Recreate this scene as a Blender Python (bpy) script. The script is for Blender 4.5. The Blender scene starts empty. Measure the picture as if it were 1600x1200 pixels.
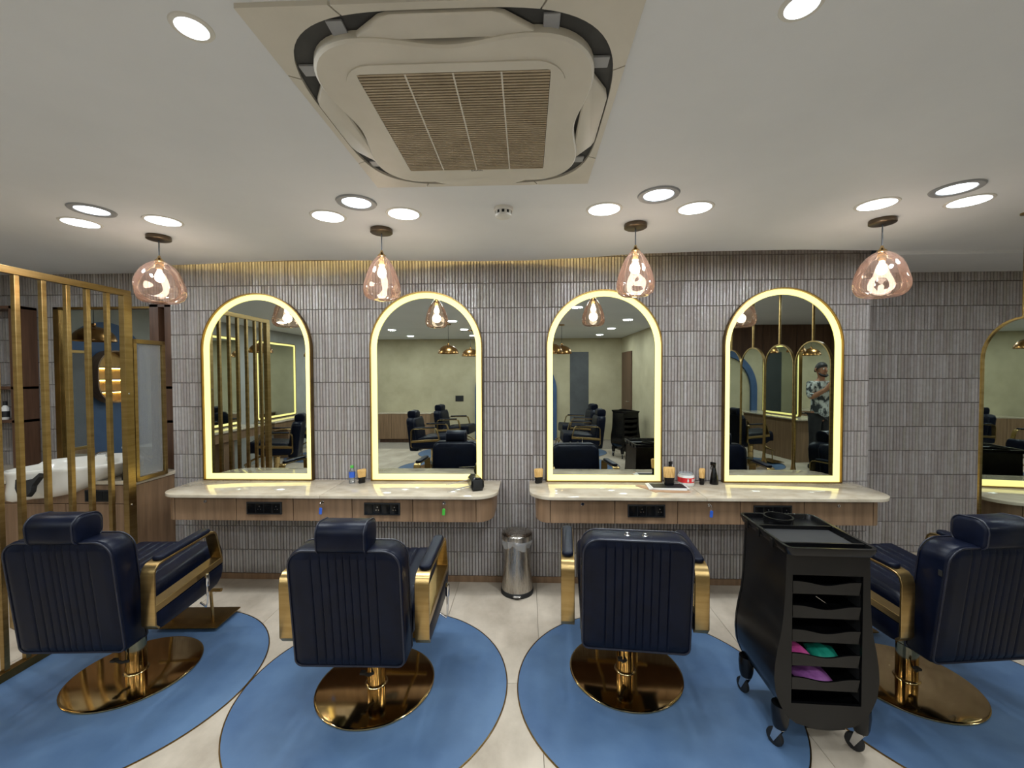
import bpy, bmesh, math, random
from mathutils import Vector, Matrix
random.seed(7)
PI = math.pi
sc = bpy.context.scene
COL = sc.collection

# ------------------------------------------------------------------ camera, world, exposure
CAM_F, CAM_YAW, CAM_PITCH, CAM_ROLL, CAM_H = 661.9, -2.036, -1.417, -0.226, 1.63
cam_d = bpy.data.cameras.new('camera'); cam = bpy.data.objects.new('camera', cam_d); COL.objects.link(cam)
_y, _p, _r = (math.radians(a) for a in (CAM_YAW, CAM_PITCH, CAM_ROLL))
_f = Vector((math.sin(_y) * math.cos(_p), math.cos(_y) * math.cos(_p), math.sin(_p)))
_rt = Vector((math.cos(_y), -math.sin(_y), 0)); _u = _rt.cross(_f)
_rt2 = math.cos(_r) * _rt + math.sin(_r) * _u; _u2 = -math.sin(_r) * _rt + math.cos(_r) * _u
M = Matrix.Identity(4)
for i in range(3):
    M[i][0], M[i][1], M[i][2] = _rt2[i], _u2[i], -_f[i]
M.translation = (0, 0, CAM_H); cam.matrix_world = M
cam_d.sensor_fit = 'HORIZONTAL'; cam_d.sensor_width = 36; cam_d.lens = CAM_F / 1600 * 36
cam_d.clip_start = 0.05
sc.camera = cam
w = bpy.data.worlds.new('world'); sc.world = w; w.use_nodes = True
w.node_tree.nodes['Background'].inputs[0].default_value = (0.5, 0.55, 0.6, 1)
w.node_tree.nodes['Background'].inputs[1].default_value = 0.02
sc.view_settings.view_transform = 'Standard'; sc.view_settings.look = 'None'
sc.view_settings.gamma = 1; sc.view_settings.use_curve_mapping = False
EXPOSURE = 0.0
sc.view_settings.exposure = EXPOSURE
DL_W = 7.6            # watts of one downlight
DL_BACK_W = 15.0
sc.cycles.diffuse_bounces = 6
CEIL = 2.485

# ------------------------------------------------------------------ helpers
def lin(c):
    return tuple(((v / 255) / 12.92 if v / 255 <= 0.04045 else ((v / 255 + 0.055) / 1.055) ** 2.4) for v in c)

def tag(o, label=None, cat=None, group=None, kind=None):
    if label: o['label'] = label
    if cat: o['category'] = cat
    if group: o['group'] = group
    if kind: o['kind'] = kind
    return o

def empty(name, loc=(0, 0, 0), rz=0.0, label=None, cat=None, group=None, parent=None):
    o = bpy.data.objects.new(name, None); COL.objects.link(o)
    o.location = loc; o.rotation_euler = (0, 0, rz); o.empty_display_size = 0.05
    o.parent = parent
    return tag(o, label, cat, group)

class MB:
    def __init__(s): s.v = []; s.f = []; s.m = []
    def add(s, vs, fs, mi=0):
        n = len(s.v); s.v += [tuple(v) for v in vs]
        s.f += [tuple(i + n for i in f) for f in fs]; s.m += [mi] * len(fs); return s
    def box(s, x0, x1, y0, y1, z0, z1, mi=0):
        vs = [(x, y, z) for z in (z0, z1) for y in (y0, y1) for x in (x0, x1)]
        return s.add(vs, [(0, 2, 3, 1), (4, 5, 7, 6), (0, 1, 5, 4), (2, 6, 7, 3), (0, 4, 6, 2), (1, 3, 7, 5)], mi)
    def lathe(s, prof, c=(0, 0, 0), n=32, mi=0, cap=True):
        vs = []
        for r, z in prof:
            for k in range(n):
                a = 2 * PI * k / n; vs.append((c[0] + r * math.cos(a), c[1] + r * math.sin(a), c[2] + z))
        fs = []
        for i in range(len(prof) - 1):
            for k in range(n):
                k2 = (k + 1) % n; fs.append((i * n + k, i * n + k2, (i + 1) * n + k2, (i + 1) * n + k))
        if cap:
            fs.append(tuple(range(n - 1, -1, -1))); fs.append(tuple(range((len(prof) - 1) * n, len(prof) * n)))
        return s.add(vs, fs, mi)
    def tube(s, pts, r, n=10, mi=0, closed=False):
        P = [Vector(p) for p in pts]; m = len(P); vs = []
        prev = None
        for i, p in enumerate(P):
            if closed: t = (P[(i + 1) % m] - P[i - 1])
            else: t = P[min(i + 1, m - 1)] - P[max(i - 1, 0)]
            t.normalize()
            ref = prev if prev is not None else (Vector((0, 0, 1)) if abs(t.z) < 0.9 else Vector((1, 0, 0)))
            a = (ref - t * ref.dot(t)).normalized(); b = t.cross(a); prev = a
            rr = r[i] if isinstance(r, (list, tuple)) else r
            for k in range(n):
                g = 2 * PI * k / n; vs.append(p + a * (rr * math.cos(g)) + b * (rr * math.sin(g)))
        fs = []
        for i in range(m if closed else m - 1):
            j = (i + 1) % m
            for k in range(n):
                k2 = (k + 1) % n; fs.append((i * n + k, i * n + k2, j * n + k2, j * n + k))
        if not closed:
            fs.append(tuple(range(n - 1, -1, -1))); fs.append(tuple(range((m - 1) * n, m * n)))
        return s.add(vs, fs, mi)
    def rings(s, loops, mi=0, cap0=True, cap1=True, close=True):
        n = len(loops[0]); vs = [p for l in loops for p in l]; fs = []
        for i in range(len(loops) - 1):
            for k in range(n if close else n - 1):
                k2 = (k + 1) % n; fs.append((i * n + k, i * n + k2, (i + 1) * n + k2, (i + 1) * n + k))
        if cap0: fs.append(tuple(range(n - 1, -1, -1)))
        if cap1: fs.append(tuple(range((len(loops) - 1) * n, len(loops) * n)))
        return s.add(vs, fs, mi)
    def build(s, name, mats, parent=None, smooth=30, bevel=0.0, loc=None, rot=None, seg=2):
        me = bpy.data.meshes.new(name); me.from_pydata(s.v, [], s.f)
        if not isinstance(mats, (list, tuple)): mats = [mats]
        for m_ in mats: me.materials.append(m_)
        me.polygons.foreach_set('material_index', s.m)
        bm = bmesh.new(); bm.from_mesh(me); bmesh.ops.recalc_face_normals(bm, faces=bm.faces)
        if bevel > 0:
            ed = [e for e in bm.edges if len(e.link_faces) == 2 and e.calc_face_angle(0) > math.radians(35)]
            bmesh.ops.bevel(bm, geom=ed, offset=bevel, segments=seg, profile=0.6, affect='EDGES', clamp_overlap=True)
        bm.to_mesh(me); bm.free()
        if smooth:
            me.polygons.foreach_set('use_smooth', [True] * len(me.polygons)); me.set_sharp_from_angle(angle=math.radians(smooth))
        o = bpy.data.objects.new(name, me); COL.objects.link(o); o.parent = parent
        if loc: o.location = loc
        if rot: o.rotation_euler = rot
        return o

def rrect(w, h, r, n=6, cx=0, cy=0):
    """rounded rectangle outline, ccw; r = radius or (bl, br, tr, tl)"""
    if not isinstance(r, (list, tuple)): r = (r,) * 4
    out = []
    for (sx, sy, a0, rr) in ((-1, -1, PI, r[0]), (1, -1, 1.5 * PI, r[1]), (1, 1, 0, r[2]), (-1, 1, .5 * PI, r[3])):
        for k in range(n + 1):
            a = a0 + .5 * PI * k / n
            out.append((cx + sx * (w / 2 - rr) + rr * math.cos(a), cy + sy * (h / 2 - rr) + rr * math.sin(a)))
    return out

def cushion(mb, w, d, h, r, e, c=(0, 0, 0), mi=0, bulge=0.0):
    """rounded slab: rrect outline w x d in XY, height h, edge radius e"""
    L = []
    for k in range(5):
        a = -.5 * PI + .5 * PI * k / 4; L.append((e * (1 - math.cos(a)), e + e * math.sin(a)))
    prof = L + [(i, h - z) for i, z in reversed(L)]
    loops = [[(c[0] + x, c[1] + y, c[2] + z) for x, y in rrect(w - 2 * i, d - 2 * i, max(r - i, .003), 5)] for i, z in prof]
    if bulge:
        loops.append([(c[0] + x, c[1] + y, c[2] + h + bulge) for x, y in rrect(w * .5, d * .5, max(r * .4, .003), 5)])
    return mb.rings(loops, mi)

def copy_tree(o, parent=None):
    c = o.copy(); COL.objects.link(c); c.parent = parent
    for ch in o.children: copy_tree(ch, c)
    return c

# ------------------------------------------------------------------ materials
def mat(name, col, rough=0.5, metal=0.0, spec=0.5, emit=None, emit_s=0.0, coat=0.0, alpha=None):
    m = bpy.data.materials.new(name); m.use_nodes = True
    b = m.node_tree.nodes['Principled BSDF']
    b.inputs['Base Color'].default_value = (*lin(col), 1); b.inputs['Roughness'].default_value = rough
    b.inputs['Metallic'].default_value = metal; b.inputs['Specular IOR Level'].default_value = spec
    b.inputs['Coat Weight'].default_value = coat
    if emit: b.inputs['Emission Color'].default_value = (*emit, 1); b.inputs['Emission Strength'].default_value = emit_s
    return m
def N(m, t, **kw):
    n = m.node_tree.nodes.new(t)
    for k, v in kw.items(): setattr(n, k, v)
    return n
def noisy(m, c1, c2, scale=(4, 4, 4), detail=6, bump=0.0, bump_scale=None, coords='Object', lo=.35, hi=.65, rrange=None, dist=0.002):
    nt = m.node_tree; L = nt.links; b = nt.nodes['Principled BSDF']
    tc = N(m, 'ShaderNodeTexCoord'); mp = N(m, 'ShaderNodeMapping'); mp.inputs['Scale'].default_value = scale
    L.new(tc.outputs[coords], mp.inputs['Vector'])
    nz = N(m, 'ShaderNodeTexNoise'); nz.inputs['Scale'].default_value = 1; nz.inputs['Detail'].default_value = detail; nz.inputs['Roughness'].default_value = .6
    L.new(mp.outputs[0], nz.inputs['Vector'])
    cr = N(m, 'ShaderNodeValToRGB'); cr.color_ramp.elements[0].position = lo; cr.color_ramp.elements[1].position = hi
    cr.color_ramp.elements[0].color = (*lin(c1), 1); cr.color_ramp.elements[1].color = (*lin(c2), 1)
    L.new(nz.outputs['Fac'], cr.inputs[0]); L.new(cr.outputs[0], b.inputs['Base Color'])
    if rrange:
        mr = N(m, 'ShaderNodeMapRange'); mr.inputs['To Min'].default_value, mr.inputs['To Max'].default_value = rrange
        L.new(nz.outputs['Fac'], mr.inputs[0]); L.new(mr.outputs[0], b.inputs['Roughness'])
    if bump:
        n2 = nz
        if bump_scale:
            n2 = N(m, 'ShaderNodeTexNoise'); n2.inputs['Scale'].default_value = bump_scale; n2.inputs['Detail'].default_value = 3
            L.new(tc.outputs[coords], n2.inputs['Vector'])
        bp = N(m, 'ShaderNodeBump'); bp.inputs['Strength'].default_value = bump; bp.inputs['Distance'].default_value = dist
        L.new(n2.outputs['Fac'], bp.inputs['Height']); L.new(bp.outputs[0], b.inputs['Normal'])
    return m

MT = {}
MT['paint'] = noisy(mat('ceiling_paint', (196, 194, 190), .7), (216, 219, 224), (222, 225, 230), (1.5, 1.5, 1.5), bump=.05, bump_scale=60)
MT['beige'] = noisy(mat('beige_plaster', (176, 166, 136), .8), (168, 158, 128), (184, 174, 144), (2, 2, 2), bump=.2, bump_scale=30)
MT['greywall'] = noisy(mat('grey_wall', (150, 150, 144), .7), (144, 144, 138), (156, 156, 150), (3, 3, 3))
MT['grout'] = noisy(mat('grout', (92, 82, 76), .9), (84, 75, 70), (98, 88, 82), (30, 30, 30))
MT['floorgrout'] = noisy(mat('floor_grout', (140, 130, 118), .9), (132, 122, 110), (146, 136, 124), (30, 30, 30))
MT['floor'] = noisy(mat('floor_tile', (190, 178, 160), .42), (160, 147, 130), (198, 185, 167), (3.2, 2.2, 3), detail=9, lo=.3, hi=.62, rrange=(.34, .55))
MT['matblue'] = noisy(mat('blue_microcement', (78, 108, 148), .42), (68, 94, 128), (88, 115, 147), (2.2, 2.2, 2), detail=8, rrange=(.36, .55), bump=.05)
MT['brass'] = noisy(mat('brushed_brass', (166, 140, 92), .3, 1.0), (154, 128, 82), (176, 150, 102), (3, 3, 40), rrange=(.24, .38))
MT['brassdark'] = noisy(mat('aged_brass', (124, 98, 56), .38, 1.0), (112, 88, 48), (136, 108, 64), (6, 6, 6), rrange=(.3, .46))
MT['brasspol'] = noisy(mat('polished_brass', (192, 166, 120), .1, 1.0), (186, 160, 114), (200, 174, 128), (5, 5, 5), rrange=(.06, .13))
MT['copper'] = noisy(mat('copper', (158, 118, 72), .25, 1.0), (148, 108, 64), (168, 128, 80), (5, 5, 5))
MT['chrome'] = noisy(mat('chrome', (205, 205, 205), .12, 1.0), (196, 196, 198), (212, 212, 212), (8, 8, 8))
MT['steel'] = noisy(mat('brushed_steel', (178, 172, 164), .28, 1.0), (168, 162, 154), (188, 182, 174), (120, 120, 1.5), rrange=(.2, .36))
MT['navy'] = noisy(mat('navy_leather', (8, 13, 28), .36, spec=.15), (7, 11, 25), (10, 16, 33), (14, 14, 14), bump=.12, bump_scale=420, rrange=(.3, .44), dist=.001)
MT['piping'] = noisy(mat('navy_piping', (15, 18, 34), .4), (12, 15, 30), (18, 22, 40), (20, 20, 20))
MT['black'] = noisy(mat('black_plastic', (11, 11, 12), .24, spec=.35), (9, 9, 10), (14, 14, 15), (10, 10, 10), rrange=(.18, .3))
MT['blackmatt'] = noisy(mat('black_rubber', (16, 16, 17), .65), (13, 13, 14), (20, 20, 21), (20, 20, 20))
MT['wood'] = noisy(mat('walnut_veneer', (132, 104, 78), .45), (110, 85, 62), (142, 113, 86), (26, 26, 1.6), detail=7, lo=.3, hi=.7, bump=.05)
MT['wooddark'] = noisy(mat('dark_walnut', (88, 62, 46), .45), (74, 50, 36), (98, 70, 52), (26, 26, 1.6), detail=7)
MT['marble'] = noisy(mat('cream_marble', (208, 196, 174), .07), (168, 154, 132), (196, 184, 164), (5, 9, 5), detail=10, lo=.3, hi=.6)
MT['ceramic'] = noisy(mat('white_ceramic', (226, 222, 212), .1), (222, 218, 208), (230, 226, 217), (3, 3, 3))
MT['acplastic'] = noisy(mat('ac_plastic', (206, 201, 190), .5), (201, 196, 185), (211, 206, 196), (3, 3, 3))
MT['acgrille'] = noisy(mat('ac_grille_plastic', (168, 152, 128), .55), (160, 144, 120), (176, 160, 136), (8, 8, 8))
MT['acdark'] = noisy(mat('ac_cavity', (60, 60, 60), .7), (52, 52, 52), (68, 68, 67), (8, 8, 8))
MT['white'] = noisy(mat('white_plastic', (214, 212, 206), .4), (208, 206, 200), (219, 217, 212), (6, 6, 6))
MT['darkgrey'] = noisy(mat('doorway_shade', (74, 76, 78), .6), (68, 70, 72), (80, 82, 84), (3, 3, 3))  # dark tone painted in for the shade of the back passage
MT['rim'] = noisy(mat('grey_rim', (150, 152, 156), .5), (144, 146, 150), (156, 158, 162), (6, 6, 6))
MT['bronze'] = noisy(mat('dark_bronze', (104, 90, 74), .35, 1.0), (94, 80, 64), (114, 100, 84), (9, 9, 40))
MT['led'] = mat('led_diffuser', (240, 225, 150), .5, emit=(1.0, .87, .28), emit_s=1.15)
MT['ledcove'] = mat('cove_led_strip', (255, 220, 140), .5, emit=(1.0, .74, .27), emit_s=26)
MT['lens'] = mat('downlight_lens', (255, 255, 255), .4, emit=(.86, .94, 1.0), emit_s=4)
MT['bulb'] = mat('bulb_glow', (255, 250, 240), .4, emit=(1.0, .86, .72), emit_s=9)
MT['mirror'] = mat('mirror_glass', (206, 212, 206), .0, 1.0)
MT['blue'] = noisy(mat('blue_arch_paint', (56, 82, 118), .6), (50, 76, 112), (62, 88, 124), (4, 4, 4))
MT['bristle'] = noisy(mat('tan_bristles', (206, 164, 98), .8), (180, 138, 74), (224, 184, 118), (300, 300, 4), bump=.4, bump_scale=500)
MT['kraft'] = noisy(mat('kraft_leather', (164, 128, 96), .7), (150, 114, 84), (176, 140, 106), (9, 9, 9))
MT['red'] = noisy(mat('red_label', (206, 40, 44), .45), (198, 34, 38), (214, 46, 50), (8, 8, 8))
MT['green'] = noisy(mat('green_plastic', (70, 168, 60), .4), (62, 160, 52), (78, 178, 68), (8, 8, 8))
MT['bluetag'] = noisy(mat('blue_plastic', (46, 92, 190), .4), (40, 84, 180), (52, 100, 200), (8, 8, 8))
MT['pink'] = noisy(mat('pink_sachet', (196, 70, 140), .3), (180, 54, 124), (210, 96, 158), (14, 14, 14), bump=.5, bump_scale=30, dist=.01)
MT['teal'] = noisy(mat('teal_sachet', (30, 140, 116), .35), (22, 124, 100), (40, 154, 130), (14, 14, 14), bump=.5, bump_scale=30, dist=.01)
MT['purple'] = noisy(mat('purple_sachet', (140, 84, 144), .35), (126, 70, 130), (156, 98, 158), (14, 14, 14), bump=.5, bump_scale=30, dist=.01)
MT['skin'] = noisy(mat('skin', (160, 112, 84), .5), (152, 104, 78), (168, 120, 92), (9, 9, 9))
MT['hair'] = noisy(mat('dark_hair', (20, 16, 14), .6), (14, 12, 10), (28, 22, 20), (90, 90, 12))
MT['shirt'] = noisy(mat('camouflage_shirt', (120, 122, 118), .8), (46, 50, 52), (196, 198, 194), (13, 13, 9), detail=2, lo=.42, hi=.56)
MT['trouser'] = noisy(mat('black_trousers', (28, 28, 32), .8), (22, 22, 26), (34, 34, 38), (12, 12, 12))

def tile_mat():
    m = mat('glazed_stick_tile', (160, 150, 142), .1)
    nt = m.node_tree; L = nt.links; b = nt.nodes['Principled BSDF']
    g = N(m, 'ShaderNodeNewGeometry'); cr = N(m, 'ShaderNodeValToRGB')
    e = cr.color_ramp.elements; e[0].color = (*lin((142, 135, 131)), 1); e[1].color = (*lin((168, 163, 161)), 1)
    for p, c in ((.3, (152, 145, 142)), (.55, (159, 154, 151)), (.75, (148, 143, 136))):
        q = e.new(p); q.color = (*lin(c), 1)
    L.new(g.outputs['Random Per Island'], cr.inputs[0])
    tc = N(m, 'ShaderNodeTexCoord'); nz = N(m, 'ShaderNodeTexNoise'); nz.inputs['Scale'].default_value = 26; nz.inputs['Detail'].default_value = 5
    L.new(tc.outputs['Object'], nz.inputs['Vector'])
    mx = N(m, 'ShaderNodeMix', data_type='RGBA', blend_type='MULTIPLY'); mx.inputs['Factor'].default_value = .5
    c2 = N(m, 'ShaderNodeValToRGB'); c2.color_ramp.elements[0].position = .35; c2.color_ramp.elements[1].position = .65
    c2.color_ramp.elements[0].color = (.8, .77, .72, 1); c2.color_ramp.elements[1].color = (1, 1, 1, 1)
    L.new(nz.outputs['Fac'], c2.inputs[0]); L.new(cr.outputs[0], mx.inputs['A']); L.new(c2.outputs[0], mx.inputs['B'])
    L.new(mx.outputs['Result'], b.inputs['Base Color'])
    n2 = N(m, 'ShaderNodeTexNoise'); n2.inputs['Scale'].default_value = 75; n2.inputs['Detail'].default_value = 2
    L.new(tc.outputs['Object'], n2.inputs['Vector'])
    bp = N(m, 'ShaderNodeBump'); bp.inputs['Strength'].default_value = .7; bp.inputs['Distance'].default_value = .004
    L.new(n2.outputs['Fac'], bp.inputs['Height']); L.new(bp.outputs[0], b.inputs['Normal'])
    return m
MT['tile'] = tile_mat()

def thin_glass(name, tint, gloss_rough=.02, base=.06, diff=0.0, diffcol=(1, 1, 1), bump=None):
    """thin-walled glass: clear body plus fresnel sheen"""
    m = bpy.data.materials.new(name); m.use_nodes = True; nt = m.node_tree; L = nt.links
    nt.nodes.remove(nt.nodes['Principled BSDF']); out = nt.nodes['Material Output']
    tr = N(m, 'ShaderNodeBsdfTransparent'); tr.inputs[0].default_value = (*tint, 1)
    gl = N(m, 'ShaderNodeBsdfGlossy'); gl.inputs['Roughness'].default_value = gloss_rough
    lw = N(m, 'ShaderNodeFresnel'); lw.inputs['IOR'].default_value = 1.5
    mr = N(m, 'ShaderNodeMapRange'); mr.inputs['To Min'].default_value = base; mr.inputs['To Max'].default_value = 1
    L.new(lw.outputs[0], mr.inputs[0])
    mx = N(m, 'ShaderNodeMixShader'); L.new(mr.outputs[0], mx.inputs[0]); L.new(tr.outputs[0], mx.inputs[1]); L.new(gl.outputs[0], mx.inputs[2])
    last = mx
    if diff:
        df = N(m, 'ShaderNodeBsdfDiffuse'); df.inputs[0].default_value = (*diffcol, 1)
        m2 = N(m, 'ShaderNodeMixShader'); m2.inputs[0].default_value = diff
        L.new(mx.outputs[0], m2.inputs[1]); L.new(df.outputs[0], m2.inputs[2]); last = m2
    if bump:
        tc = N(m, 'ShaderNodeTexCoord'); nz = N(m, 'ShaderNodeTexNoise'); nz.inputs['Scale'].default_value = bump
        L.new(tc.outputs['Object'], nz.inputs['Vector']); bp = N(m, 'ShaderNodeBump'); bp.inputs['Strength'].default_value = .35; bp.inputs['Distance'].default_value = .01
        L.new(nz.outputs['Fac'], bp.inputs['Height']); L.new(bp.outputs[0], gl.inputs['Normal']); L.new(bp.outputs[0], lw.inputs['Normal'])
    L.new(last.outputs[0], out.inputs[0]); return m
MT['amberglass'] = thin_glass('amber_blown_glass', (.975, .89, .83), .02, .035, diff=.025, diffcol=(.95, .62, .5), bump=7)
MT['fluted'] = thin_glass('fluted_glass', (.66, .69, .72), .12, .10, diff=.22, diffcol=(.5, .52, .54))
MT['clear'] = thin_glass('clear_plastic', (.9, .93, .95), .05, .08, diff=.08, diffcol=(.9, .95, 1))
MT['liner'] = thin_glass('plastic_liner', (.86, .86, .86), .15, .15, diff=.3, diffcol=(.8, .8, .8), bump=40)

# ------------------------------------------------------------------ structure
WY = 3.27                 # face of the tiled main wall
XL, XR = -2.822, 2.566    # ends of the projecting main wall
LY, RY = 3.47, 3.68       # recessed walls left and right
XWL, XWR, YB = -4.95, 6.0, -3.9

def struct(o, label, cat): return tag(o, label, cat, kind='structure')

floor = MB().box(XWL - .1, XWR, YB - .1, 3.9, -.06, -.006).build('floor', MT['floorgrout'], smooth=0)
struct(floor, 'beige stone-look floor of large matt tiles with fine joints', 'floor')
tw, td, g = .6, 1.2, .0012
tile_me = None
x0 = .066 - 9 * tw; nx = 19
for i in range(nx):
    for j in range(-3, 4):
        xa, ya = x0 + i * tw, 2.19 + j * td - td
        if xa > 6 or xa < -5.6: continue
        if tile_me is None:
            o = MB().box(g, tw - g, g, td - g, -.0059, 0).build('tile', MT['floor'], floor, smooth=0, bevel=.0008, seg=1); tile_me = o.data
        else:
            o = bpy.data.objects.new('tile', tile_me); COL.objects.link(o); o.parent = floor
        o.location = (xa, ya, 0)

def tiled_wall(name, label, xa, xb, y, z0, z1, row0, pitch, stick, side=None):
    """a wall slab with a skin of stick tiles (real sticks, too thin to pick apart: one stuff part)"""
    wl = MB().box(xa, xb, y + .006, y + .18, 0, z1 + .02).build(name, MT['grout'], smooth=0)
    struct(wl, label, 'wall')
    mb = MB(); gp = .0028
    k0 = math.floor((z0 - row0) / pitch + 1e-6)
    zrow = row0 + k0 * pitch
    while zrow < z1:
        za, zb = max(zrow, z0) + gp / 2, min(zrow + pitch, z1) - gp / 2
        xs = xa
        while xs < xb - .004:
            xe = min(xs + stick, xb)
            d = random.uniform(0, .0035); b = .0025
            A = [(xs + gp / 2, y + .007, za), (xe - gp / 2, y + .007, za), (xe - gp / 2, y + .007, zb), (xs + gp / 2, y + .007, zb)]
            q = [random.uniform(-.0012, .0012) for _ in range(4)]
            B = [(xs + gp / 2 + b, y - d + q[0], za + b), (xe - gp / 2 - b, y - d + q[1], za + b), (xe - gp / 2 - b, y - d + q[2], zb - b), (xs + gp / 2 + b, y - d + q[3], zb - b)]
            mb.add(A + B, [(4, 5, 6), (4, 6, 7), (0, 1, 5, 4), (1, 2, 6, 5), (2, 3, 7, 6), (3, 0, 4, 7)])
            xs = xe
        zrow += pitch
    t = mb.build('stick_tile_cladding', MT['tile'], wl, smooth=0); t['kind'] = 'stuff'
    return wl
wall_main = tiled_wall('wall_main', 'taupe glazed stick-tile wall behind the four lit mirrors', XL, XR, WY, .046, 2.64, .046, .19, .0239)
tiled_wall('wall_left_recess', 'stick-tile recess wall behind the hair wash counter', XWL, XL, LY, .046, 2.52, .03, .19, .0239)
tiled_wall('wall_right_recess', 'greyish stick-tile recess wall to the right of the mirrors', XR, XWR, RY, .10, 2.53, .157, .2025, .0262)
# skirtings
struct(MB().box(XL, XR, WY - .008, WY + .006, 0, .046).build('baseboard_main', MT['wood'], smooth=0, bevel=.002), 'brown skirting strip along the foot of the main tiled wall', 'baseboard')
struct(MB().box(XR, XWR, RY - .012, RY + .006, 0, .10).build('baseboard_right', MT['floor'], smooth=0, bevel=.002), 'pale stone skirting at the foot of the right recess', 'baseboard')
# ceiling with wavy front edge (shadow gap and cove light along the tiled wall)
EDGE = [(-2.825, 3.235), (-2.5, 3.21), (-2.16, 3.165), (-1.648, 3.135), (-1.08, 3.18), (-.405, 3.235), (-.014, 3.235), (.368, 3.185), (.815, 3.09), (1.341, 3.05), (1.868, 3.045), (2.424, 3.085), (2.566, 3.10)]
def edge_y(x):
    for (a, ya), (b, yb) in zip(EDGE, EDGE[1:]):
        if a <= x <= b:
            t = (x - a) / (b - a); t = t * t * (3 - 2 * t) * .5 + t * .5; return ya + (yb - ya) * t
    return EDGE[0][1]
xs = [XL + (XR - XL) * k / 80 for k in range(81)]
mb = MB()
mb.box(XWL - .1, XL, YB - .1, LY + .02, CEIL, CEIL + .012)
top = [(x, edge_y(x)) for x in xs]
loop0 = [(XL, YB - .1)] + top[:] + [(XR, YB - .1)]
mb.rings([[(x, y, CEIL) for x, y in loop0], [(x, y, CEIL + .012) for x, y in loop0]])
mb.box(XR, XWR + .1, YB - .1, 3.86, CEIL, CEIL + .012)
struct(mb.build('ceiling', MT['paint'], smooth=0), 'pale grey plaster ceiling with a wavy front edge', 'ceiling')
struct(MB().box(XR, XWR, 3.12, RY + .1, 2.462, CEIL + .01).build('ceiling_soffit', MT['paint'], smooth=0, bevel=.004), 'dropped plaster soffit over the right tiled recess', 'ceiling')
mb = MB().box(XL, XR, 2.7, WY + .15, 2.64, 2.66).box(XL, XR, 2.68, 2.70, CEIL + .012, 2.66)
struct(mb.build('ceiling_cove', MT['paint'], smooth=0), 'closed cove above the wavy ceiling edge', 'ceiling')
# cove led strip lying on the back of the ceiling board
strip = MB()
for k in range(40):
    xa, xb = -2.78 + 3.55 * k / 40, -2.78 + 3.55 * (k + 1) / 40
    ya, yb = edge_y(xa) - .10, edge_y(xb) - .10
    strip.add([(xa, ya, 2.56), (xb, yb, 2.56), (xb, yb + .012, 2.556), (xa, ya + .012, 2.556), (xa, ya, 2.564), (xb, yb, 2.564), (xb, yb + .012, 2.564), (xa, ya + .012, 2.564)],
              [(0, 3, 2, 1), (4, 5, 6, 7), (3, 7, 6, 2), (0, 1, 5, 4)])
tag(strip.build('cove_light_strip', MT['ledcove'], smooth=0), 'warm led strip hidden behind the wavy ceiling edge', 'light strip')

# back of the room (seen in the mirrors)
struct(MB().box(XWL - .1, 2.35, YB - .12, YB, 0, CEIL).build('wall_back', MT['beige'], smooth=0), 'beige plaster back wall of the salon', 'wall')
struct(MB().box(XWL - .12, XWL, YB, LY + .1, 0, CEIL).build('wall_left', MT['greywall'], smooth=0), 'grey left side wall behind the tall lit mirrors', 'wall')
struct(MB().box(2.30, 2.42, YB, -1.25, 0, CEIL).build('wall_right', MT['beige'], smooth=0), 'beige side wall next to the spare trolley', 'wall')
wb = MB().box(2.42, XWR, -1.37, -1.25, 0, CEIL).build('wall_right_back', MT['wooddark'], smooth=0)
struct(wb, 'dark wood panelled wall behind the hanging mirrors', 'wall')
for k in range(6): MB().box(2.45 + k * .59, 3.03 + k * .59, -1.25, -1.238, .02, CEIL - .01).build('panel', MT['wooddark'], wb, smooth=0, bevel=.003)
struct(MB().box(XWR, XWR + .1, -1.3, 3.86, 0, CEIL).build('wall_far_right', MT['beige'], smooth=0), 'beige end wall beyond the hanging mirrors', 'wall')
d = MB().box(2.27, 2.30, -3.75, -2.85, 0, 2.12).build('door_1', MT['wooddark'], smooth=0, bevel=.004)
struct(d, 'brown wooden door in the beige side wall', 'door')
MB().tube([(2.25, -2.95, 1.0), (2.22, -2.95, 1.0), (2.22, -3.07, 1.0)], .009).build('handle', MT['chrome'], d)
# flat panel whose dark colour stands for the shade inside a deeper passage
d2 = MB().box(1.05, 1.5, YB, YB + .01, 0, 2.15).build('dark_doorway', MT['darkgrey'], smooth=0)
struct(d2, 'flat dark grey panel for the shaded passage opening in the back wall', 'door')
# blue arch trims on the back wall
def arch_pts(w_, zb, zt, n=24, d=0.0):
    w2 = w_ / 2 - d; zs = zt - w_ / 2
    pts = [(-w2, zb + d), (w2, zb + d)]
    for k in range(n + 1):
        a = PI * k / n; pts.append((w2 * math.cos(a), zs + w2 * math.sin(a)))
    return pts
def ring_plate(mb, outer, inner, y0, y1, cx=0, mi=0):
    """frame between two outlines (x,z lists), front at y0, back at y1"""
    n = len(outer)
    L = [[(cx + x, y, z) for x, z in p] for p, y in ((outer, y1), (outer, y0), (inner, y0), (inner, y1), (outer, y1))]
    return mb.rings(L, mi, cap0=False, cap1=False)
mb = MB(); ring_plate(mb, arch_pts(2.0, 0, 2.2), arch_pts(2.0, 0, 2.2, d=.16), .06, 0)
tr = mb.build('trim_1', MT['blue'], loc=(-.28, YB, 0)); tr.rotation_euler = (0, 0, 0)
struct(tr, 'wide blue arch trim on the beige back wall', 'trim')

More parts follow.
